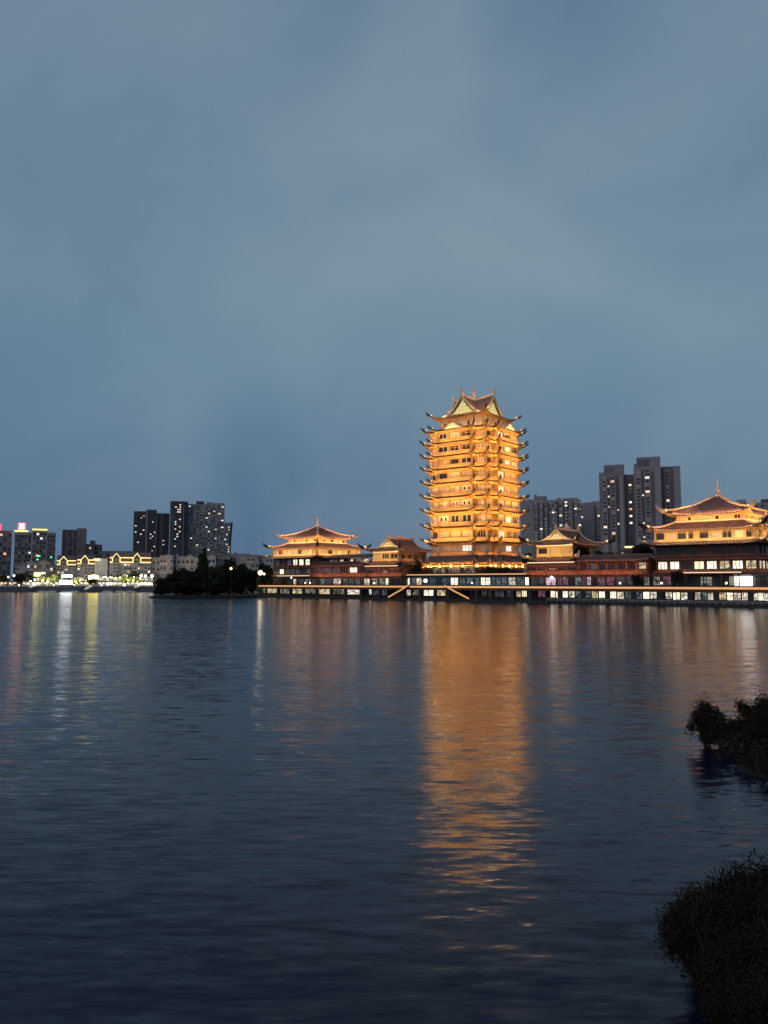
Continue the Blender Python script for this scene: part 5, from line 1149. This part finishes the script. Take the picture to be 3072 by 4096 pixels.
lampspec = [(33, 2308, 'lamp', 1.5), (56, 2302, 'lamp_w', 1.8), (8, 2332, 'lamp_o', 1.4), (4, 2342, 'lamp', 1.2), (76, 2341, 'lamp', 1.5), (122, 2324, 'lamp_w', 1.5), (140, 2319, 'lamp_w', 1.9), (148, 2300, 'lamp', 1.7), (168, 2292, 'lamp', 1.8), (121, 2334, 'lamp', 1.2), (150, 2330, 'lamp', 1.3), (191, 2326, 'lamp_w', 2.2), (170, 2324, 'lamp_y', 2.4), (209, 2305, 'lamp', 1.1), (215, 2344, 'lamp', 1.4), (188, 2343, 'lamp', 1.4), (130, 2351, 'lamp', 1.3),
            (296, 2344, 'lamp', 1.4), (302, 2324, 'lamp_y', 1.5), (320, 2322, 'lamp_y', 1.4), (341, 2330, 'lamp', 1.3), (343, 2322, 'lamp_o', 1.2), (355, 2342, 'lamp', 1.5), (415, 2308, 'lamp_w', 1.2), (424, 2308, 'lamp_w', 1.4), (442, 2309, 'lamp', 1.6), (450, 2311, 'lamp_y', 1.3), (462, 2311, 'lamp_y', 1.3), (480, 2310, 'lamp', 1.7), (507, 2303, 'lamp', 1.0), (513, 2322, 'lamp', 1.8), (533, 2322, 'lamp_y', 2.0), (550, 2325, 'lamp_o', 1.1), (565, 2301, 'lamp_w', 2.2), (581, 2304, 'lamp', 1.6), (608, 2302, 'lamp_w', 2.6), (560, 2311, 'lamp', 1.3), (555, 2336, 'lamp', 1.4), (572, 2330, 'lamp_w', 2.4), (586, 2334, 'lamp_w', 2.6), (599, 2334, 'lamp_w', 1.8), (498, 2338, 'lamp', 2.4), (536, 2308, 'lamp', 1.1), (430, 2342, 'lamp', 1.4), (405, 2342, 'lamp', 1.3), (372, 2333, 'lamp', 1.2)]
for k, (px, py, m, sz) in enumerate(sorted(lampspec)):
    Y = r6.uniform(577, 600); z = zz(py, Y); p = at(px, py, Y)
    col = {'lamp': 'warm white', 'lamp_w': 'cold white', 'lamp_o': 'orange', 'lamp_y': 'yellow'}[m]
    hgt = 'high' if py < 2312 else 'mid-height' if py < 2330 else 'low'
    sibs = [q for q in sorted(lampspec) if q[2] == m]; nth = [q[0] for q in sibs].index(px)
    ords = ['leftmost'] + [w_ + ' from left' for w_ in 'second third fourth fifth sixth seventh eighth ninth tenth eleventh twelfth 13th 14th 15th 16th 17th 18th 19th 20th 21st 22nd 23rd 24th 25th 26th 27th 28th 29th 30th'.split()]
    street_lamp(f'{hgt} {col} market lamp on the left shore, {ords[nth]} of its colour', p.x, Y, 4.0, max(.5, z - 4.0 - sz * .4), m, sz * .8, 'market lamps along the left shore')
# big white screen and the yellow billboard
def board(name, label, cat, px0, px1, y0, y1, Y, m, extra=None):
    p = at((px0 + px1) / 2, y1, Y); t = thing(name, label, cat, (p.x, Y, 4.0), 0)
    w_ = (px1 - px0) * Y / F; z0, z1 = zz(y1, Y) - 4.0, zz(y0, Y) - 4.0
    b = MB(); b.box(-w_ / 2 - .3, w_ / 2 + .3, .1, .7, z0 - .3, z1 + .3); b.box(-w_ / 2, -w_ / 2 + .4, .2, .6, 0, z0 - .3); b.box(w_ / 2 - .4, w_ / 2, .2, .6, 0, z0 - .3); b.build('frame', M['metal'], t)
    b = MB(); n = 8
    b.quad(*[(-w_ / 2 + w_ * q / n, .06 - .0, z0) for q in range(n + 1)], *[(w_ / 2 - w_ * q / n, .06, z1 - .25 * abs(q - n / 2) / n * (z1 - z0)) for q in range(n + 1)]); b.build('screen', m if not isinstance(m, str) else M[m], t)
    return t
board('light_screen', 'wide white glowing screen on the market street, upper of the two', 'screen', 247, 288, 2298, 2309, 588, 'screen')
board('light_screen', 'large white glowing shop front below the upper white screen', 'screen', 238, 290, 2321, 2338, 584, 'screen')
board('billboard', 'glowing yellow billboard above a dark round bush on the market street', 'billboard', 354, 394, 2300, 2319, 586, emit('billboard_glow', (1.0, .80, .10), 9.0))
board('shop_sign', 'yellow and white lit shop sign left of the white screens', 'sign', 136, 160, 2289, 2304, 596, 'lamp_y'); board('shop_sign', 'small white lit sign above the yellow shop sign on the left shore', 'sign', 160, 182, 2288, 2296, 598, 'w_bright')
# low shop houses with lit fronts behind the stalls
for x0, x1, yt, pn, lab in ((64, 128, 2316, ('w_warm', 'w_red', 'glass_k'), 'low shop house with warm fronts behind the far left stalls'), (132, 182, 2306, ('w_warm', 'w_bright', 'w_yellow'), 'low bright shop house under the yellow shop sign'), (186, 236, 2312, ('w_warm', 'w_dim', 'w_white'), 'low shop house left of the white screens'), (294, 350, 2310, ('w_warm', 'w_yellow', 'w_dim'), 'low shop house between white screens and yellow billboard'), (398, 452, 2306, ('w_roomw', 'w_pink', 'w_white'), 'low shop house with cold white fronts right of the yellow billboard'), (456, 520, 2310, ('w_warm', 'w_yellow', 'w_white'), 'low shop house with warm fronts in the market middle'), (524, 612, 2308, ('w_white', 'w_roomw', 'w_warm', 'w_dim'), 'long low shop house at the island end of the market')):
    t, X, Z = far_building('shop_house', lab, 'shop', (x0 + x1) / 2, 604, 'low shop houses of the market street')
    mass(t, X, Z, x0, x1, yt, 0, 8, 'render_grey'); b = MB(); b.box(X(x0) - .4, X(x1) + .4, -1.3, .2, Z(2326), Z(2326) + .3); b.build('awning', M['red'], t)
    n = int((x1 - x0) / 8)
    win_grid(t, X(x0), X(x1), Z(2345), Z(2327), n, 1, -.1, list(pn), .85, .9, frame='brown', r=r6); win_grid(t, X(x0), X(x1), Z(2324), Z(yt + 2), n, 1, -.1, list(pn) + ['glass_k', 'glass_k'], .6, .6, frame='brown', r=r6)
# stalls: posts, counter, canvas roof and a lit back
def stall(label, px, Y, w_, m, canvas='canvas', h=3.0):
    t = thing('market_stall', label, 'market stall', (SX(px, Y), Y, 4.0), 0, 'market stalls along the left shore')
    b = MB(); b.quad((-w_ / 2 - .4, -1.2, h), (w_ / 2 + .4, -1.2, h), (w_ * .1, .6, h + 1.3), (-w_ * .1, .6, h + 1.3)); b.quad((-w_ / 2 - .4, 2.4, h), (-w_ / 2 - .4, -1.2, h), (-w_ * .1, .6, h + 1.3)); b.quad((w_ / 2 + .4, -1.2, h), (w_ / 2 + .4, 2.4, h), (w_ * .1, .6, h + 1.3)); b.quad((w_ / 2 + .4, 2.4, h), (-w_ / 2 - .4, 2.4, h), (-w_ * .1, .6, h + 1.3), (w_ * .1, .6, h + 1.3))
    b.build('canopy', M[canvas], t)
    b = MB(); b.box(-w_ / 2, w_ / 2, -1.0, -.3, 0, 1.0); b.build('counter', M['white'], t)
    for x in (-w_ / 2, w_ / 2):
        b = MB(); b.box(x - .07, x + .07, -1.1, -.96, 0, h); b.build('post', M['metal'], t)
    b = MB(); b.quad((-w_ / 2, 2.2, .9), (w_ / 2, 2.2, .9), (w_ / 2, 2.2, h - .1), (-w_ / 2, 2.2, h - .1)); b.build('lit_back', M[m], t)
    b = MB(); b.box(-w_ * .3, w_ * .3, .2, .5, h - .5, h - .3); b.build('tube_light', M['lamp_w' if m in ('w_white', 'w_bright') else 'lamp'], t)
stalls = [(6, 'w_warm', 'red'), (22, 'w_red', 'red'), (40, 'w_warm', 'red'), (58, 'w_red', 'red'), (96, 'w_warm', 'canvas'), (112, 'w_white', 'canvas'), (132, 'w_bright', 'canvas'), (160, 'w_warm', 'canvas'), (182, 'w_white', 'canvas'), (204, 'w_warm', 'canvas'), (226, 'w_white', 'canvas'), (306, 'w_warm', 'canvas'), (326, 'w_pink', 'canvas'), (346, 'w_warm', 'red'), (398, 'w_pink', 'canvas'), (414, 'w_white', 'red'), (430, 'w_bright', 'canvas'), (446, 'w_bright', 'canvas'), (462, 'w_white', 'canvas'), (480, 'w_warm', 'canvas'), (512, 'w_white', 'canvas'), (530, 'w_warm', 'canvas'), (548, 'w_pink', 'canvas'), (566, 'w_bright', 'canvas'), (582, 'w_bright', 'canvas'), (598, 'w_bright', 'canvas')]
NTH = ['leftmost', 'second', 'third', 'fourth', 'fifth', 'sixth', 'seventh', 'eighth', 'ninth', 'tenth', 'eleventh', 'twelfth', '13th', '14th', '15th', '16th', '17th', '18th', '19th', '20th', '21st', '22nd']
cnt = {}
for px, m, cv in stalls:
    c_ = 'red roofed' if cv == 'red' else 'pale roofed'; i_ = cnt.get(c_, 0); cnt[c_] = i_ + 1
    stall(f'{c_} lit market stall on the left shore, {NTH[i_]} such from the left', px, r6.uniform(577, 582), r6.uniform(2.6, 3.6), m, cv)
# boats and gangways at the foot of the bank
for i, (px0, px1, y0, y1, lab) in enumerate(((120, 146, 2352, 2345, 'pale lit gangway slanting up the bank left of the white screens'), (341, 370, 2360, 2346, 'bright white gangway slanting up the bank below the yellow billboard'), (540, 560, 2352, 2346, 'short pale gangway near the island end of the left bank'))):
    a, c = at(px0, y0, 566), at(px1, y1, 572)
    t = thing('gangway', lab, 'gangway', a, 0, 'gangways on the left bank'); v = c - a
    b = MB(); b.bar((0, 0, 0), v, 2.2, .25); b.build('walkway', M['white'], t); b = MB(); b.bar((0, -1.05, .9), v + Vector((0, -1.05, .9)), .12, .4); b.build('light_strip', M['w_bright'], t)
b = MB(); b.tube([(-3.6, 0, .1), (-2.8, 0, .0), (0, 0, -.05), (2.8, 0, .05), (3.9, 0, .5)], [.35, .8, .95, .75, .12], 8); b.box(-2.6, 2.0, -.7, .7, .5, .75); HULL = mesh_of(b, 'hull', M['white'])
b = MB(); b.box(-1.8, 1.4, -.85, .85, 2.1, 2.25)
for x in (-1.7, 1.3):
    for y in (-.75, .75): b.box(x - .05, x + .05, y - .05, y + .05, .7, 2.1)
CANO = mesh_of(b, 'boat_canopy', M['canvas'])
for i, (px, lab) in enumerate(((172, 'small roofed boat moored left of the white screen reflections'), (205, 'second small roofed boat moored left of the white screens'), (262, 'small roofed boat moored below the white screens'), (298, 'small roofed boat right of the white screens'), (430, 'small roofed boat moored below the white stalls'), (476, 'small roofed boat moored right of the white stalls'), (520, 'last small roofed boat before the island'))):
    t = thing('moored_boat', lab, 'boat', (SX(px, 556), 556 + (i % 3), .25), .12 * (-1) ** i, 'small boats moored at the left bank'); put('hull', HULL, t); put('boat_canopy', CANO, t)
# street trees of the left shore
GT = 'street trees on the left shore'
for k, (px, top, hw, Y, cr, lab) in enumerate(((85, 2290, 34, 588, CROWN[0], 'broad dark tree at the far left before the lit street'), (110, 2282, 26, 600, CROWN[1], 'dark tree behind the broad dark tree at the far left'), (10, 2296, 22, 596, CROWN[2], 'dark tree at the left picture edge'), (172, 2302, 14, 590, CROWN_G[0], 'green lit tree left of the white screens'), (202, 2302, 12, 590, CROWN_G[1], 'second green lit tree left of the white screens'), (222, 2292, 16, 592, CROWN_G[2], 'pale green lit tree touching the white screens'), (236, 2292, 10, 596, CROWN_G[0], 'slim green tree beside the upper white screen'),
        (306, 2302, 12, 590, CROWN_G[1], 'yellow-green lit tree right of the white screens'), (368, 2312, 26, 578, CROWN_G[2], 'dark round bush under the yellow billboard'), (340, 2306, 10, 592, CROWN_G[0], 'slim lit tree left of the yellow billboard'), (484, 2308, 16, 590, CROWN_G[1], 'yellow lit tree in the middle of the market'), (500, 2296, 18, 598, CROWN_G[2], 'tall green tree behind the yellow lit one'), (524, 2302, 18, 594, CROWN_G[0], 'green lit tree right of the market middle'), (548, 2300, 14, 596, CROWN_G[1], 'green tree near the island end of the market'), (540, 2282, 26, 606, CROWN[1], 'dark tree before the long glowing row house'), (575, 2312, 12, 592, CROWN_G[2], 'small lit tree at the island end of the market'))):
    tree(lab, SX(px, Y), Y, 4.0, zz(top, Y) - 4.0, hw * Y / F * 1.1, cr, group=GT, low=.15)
for px, col, pw in ((20, (1, .5, .3), 1500), (135, (1, .8, .45), 2600), (185, (1, .85, .4), 3200), (245, (1, .95, .9), 3600), (305, (1, .9, .4), 2600), (372, (1, .9, .3), 3200), (440, (1, .85, .7), 3000), (500, (1, .85, .35), 3400), (535, (1, .85, .4), 3000), (585, (.95, .95, 1), 3000)):
    wash(None, (SX(px, 583.5), 583.5, zz(2316, 583.5)), (1, 0, 0), (0, 1, .28), 9.0, 1.2, pw * 1.1, col)  # added area lamps carry the market glow onto trees and houses, no fixtures
for px, py in ((155, 2224), (150, 2238), (205, 2229), (238, 2230)):
    p = at(px, py, 655); t = thing('green_light', {155: 'largest green light, left of the pointed gable on the left shore', 150: 'green light just under the largest one on the left shore', 205: 'green light between pointed gable and glowing gables', 238: 'green light touching the leftmost glowing gable'}[px], 'light', p, 0, 'green lights on the roofs of the left shore')
    b = MB(); b.box(-1.2 if px == 155 else -.6, 1.2 if px == 155 else .6, -.3, .3, -.5, .5); b.build('lens', M['green'], t); b = MB(); b.box(-.1, .1, .3, .5, -1.5, .5); b.build('bracket', M['metal'], t)
# lamps on and behind the island
for px, py, Y, m, sz, lab in ((924, 2274, 395, 'lamp_o', 1.3, 'orange lamp glowing inside the highest island crown'), (937, 2341, 470, 'lamp', 1.5, 'warm lamp on the lakeside platform right of the island'), (922, 2340, 474, 'lamp_w', .7, 'small white lamp beside the warm one on the platform'), (1041, 2291, 378, 'lamp', 2.2, 'bright warm street lamp beside the tree left of the pavilion'), (1056, 2296, 378, 'lamp', 1.0, 'smaller warm lamp just right of the bright street lamp')):
    p = at(px, py, Y); street_lamp(lab, p.x, Y, .9, p.z - .9 - sz * .4, m, sz, 'lamps near the island')
point(None, at(1041, 2291, 376), 260, (1, .85, .5), .5); point(None, at(937, 2338, 468), 160, (1, .8, .5), .5)
# low railing and planters along the dark promenade
NTHP = ['leftmost'] + [w_ + ' from left' for w_ in 'second third fourth fifth sixth seventh eighth ninth tenth eleventh twelfth 13th 14th 15th 16th 17th 18th 19th 20th'.split()]
PG = 'planters along the promenade edge'
b = MB(); b.box(-.9, .9, -.3, .3, 0, .5); b.box(-.95, .95, -.34, .34, .42, .52); PBOX = mesh_of(b, 'planter_box', M['stone'])
for k in range(20):
    s_ = sx(2210, 1.6) + k * 5.3; p = qp(s_, 1.6, .62); t = thing('planter', f'low stone planter with dark shrubs behind the pale railing, {NTHP[k]}', 'planter', p, QROT, PG)
    put('planter_box', PBOX, t); put('shrub', CROWN[k % 4], t, (0, 0, .8), k, (.9, .5, .45))

# ------------------------------------------------------------------ foreground shrubs at the lower right
r7 = random.Random(77)
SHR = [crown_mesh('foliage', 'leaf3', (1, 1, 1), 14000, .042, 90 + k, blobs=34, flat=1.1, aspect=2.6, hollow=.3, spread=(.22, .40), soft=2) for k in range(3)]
def twigs(n, seed):
    q = random.Random(seed); b = MB()
    for k in range(n):
        a = q.uniform(0, 6.28); l = q.uniform(.6, 1.1); b.tube([(0, 0, -1), (.3 * math.cos(a) * l, .3 * math.sin(a) * l, -.3), (.85 * math.cos(a) * l, .85 * math.sin(a) * l, q.uniform(.1, .9))], [.03, .02, .006], 4)
    return mesh_of(b, 'stems', M['bark'])
TW = [twigs(14, k) for k in range(3)]
def shrub(label, x, y, zc, rx, ry, rz, k, group):
    t = thing('shrub', label, 'shrub', (x, y, max(0, zc - rz)), r7.uniform(0, 6.28), group)
    put('foliage', SHR[k % 3], t, (0, 0, min(zc, rz * .8)), r7.uniform(0, 6), (rx * 1.08, ry * 1.08, rz * 1.08)); put('stems', TW[k % 3], t, (0, 0, min(zc, rz)), 0, (rx * .8, ry * .8, rz)); return t
# spit of land with two shrubs standing at its tip
sp = [(13.1, 29.2), (14.2, 26.6), (16.5, 24.2), (24, 21), (40, 20), (40, 36), (24, 36.5), (16.4, 34.8), (14.0, 32)]
b = MB(); b.quad(*[(x + .3, y, .22) for x, y in sp])
for k in range(len(sp)):
    p, q = sp[k], sp[(k + 1) % len(sp)]; b.quad((*p, -.3), (*q, -.3), (q[0] + .3, q[1], .22), (p[0] + .3, p[1], .22))
tag(b.build('shore_spit', M['soil']), kind='structure')
GS = 'shrubs on the spit at the right'
for a in (('dark leafy shrub at the tip of the spit, leftmost in the water', 13.8, 33.6, .82, 1.0, .9, 1.15, 0), ('dark shrub with open twiggy top in the middle of the spit', 16.5, 34.8, .9, 1.05, 1.0, 1.25, 1), ('dark shrub at the right picture edge on the spit', 18.7, 34.8, .9, 1.15, 1.1, 1.2, 2), ('low dark shrub joining the two taller ones on the spit', 15.2, 33.8, .55, 1.2, 1.0, .7, 1)):
    shrub(*a, GS)
b = MB()
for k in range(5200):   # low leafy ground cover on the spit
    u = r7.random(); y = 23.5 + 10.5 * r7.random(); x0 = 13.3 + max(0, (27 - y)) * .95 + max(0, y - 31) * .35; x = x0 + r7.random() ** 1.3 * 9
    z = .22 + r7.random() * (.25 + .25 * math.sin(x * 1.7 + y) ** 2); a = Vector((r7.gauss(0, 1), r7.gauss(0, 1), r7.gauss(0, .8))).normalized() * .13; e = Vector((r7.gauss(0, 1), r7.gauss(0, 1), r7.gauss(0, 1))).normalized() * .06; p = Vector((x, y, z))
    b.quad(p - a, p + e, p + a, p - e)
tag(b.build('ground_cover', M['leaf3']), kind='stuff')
# near bank with a mass of shrubs
bk = [(5.55, 15.6), (5.4, 13.6), (6.0, 12.2), (5.7, 10.0), (6, 6), (20, 6), (20, 17.5), (8, 17.0)]
b = MB(); b.quad(*[(x + .15, y, .2) for x, y in bk])
for k in range(len(bk)):
    p, q = bk[k], bk[(k + 1) % len(bk)]; b.quad((*p, -.3), (*q, -.3), (q[0] + .15, q[1], .2), (p[0] + .15, p[1], .2))
tag(b.build('near_bank', M['soil']), kind='structure')
GN = 'shrubs on the near bank'
for k, (px, py, Y, rx, ry, rz, lab) in enumerate(((2785, 3660, 14.4, .62, .6, .5, 'leftmost shrub of the near bank with a rounded outline over the water'), (2870, 3650, 15.0, .8, .7, .75, 'second dark shrub along the top of the near bank'), (2960, 3625, 15.0, .8, .7, .8, 'third dark shrub along the top of the near bank'), (3060, 3605, 15.0, .8, .7, .85, 'topmost dark shrub at the right picture edge, near bank'), (2770, 3720, 13.3, .6, .55, .52, 'ragged olive shrub reaching out left below the leftmost one'), (2880, 3740, 13.4, .75, .7, .7, 'olive shrub in the middle of the near bank'), (3010, 3700, 13.2, .8, .7, .75, 'olive shrub at the right in the middle of the near bank'), (2870, 3870, 12.2, .5, .5, .55, 'low shrub left in the lower part of the near bank'), (2960, 3880, 12.2, .7, .6, .6, 'low shrub in the lower middle of the near bank'), (3070, 3880, 12.0, .7, .6, .65, 'low shrub at the right edge in the lower near bank'), (2980, 4040, 11.2, .5, .5, .5, 'bottom shrub of the near bank, left one'), (3050, 4050, 11.0, .6, .5, .55, 'bottom right corner shrub of the near bank'))):
    p = at(px, py, Y); shrub(lab, p.x, p.y, max(.3, p.z), rx, ry, rz, k, GN)
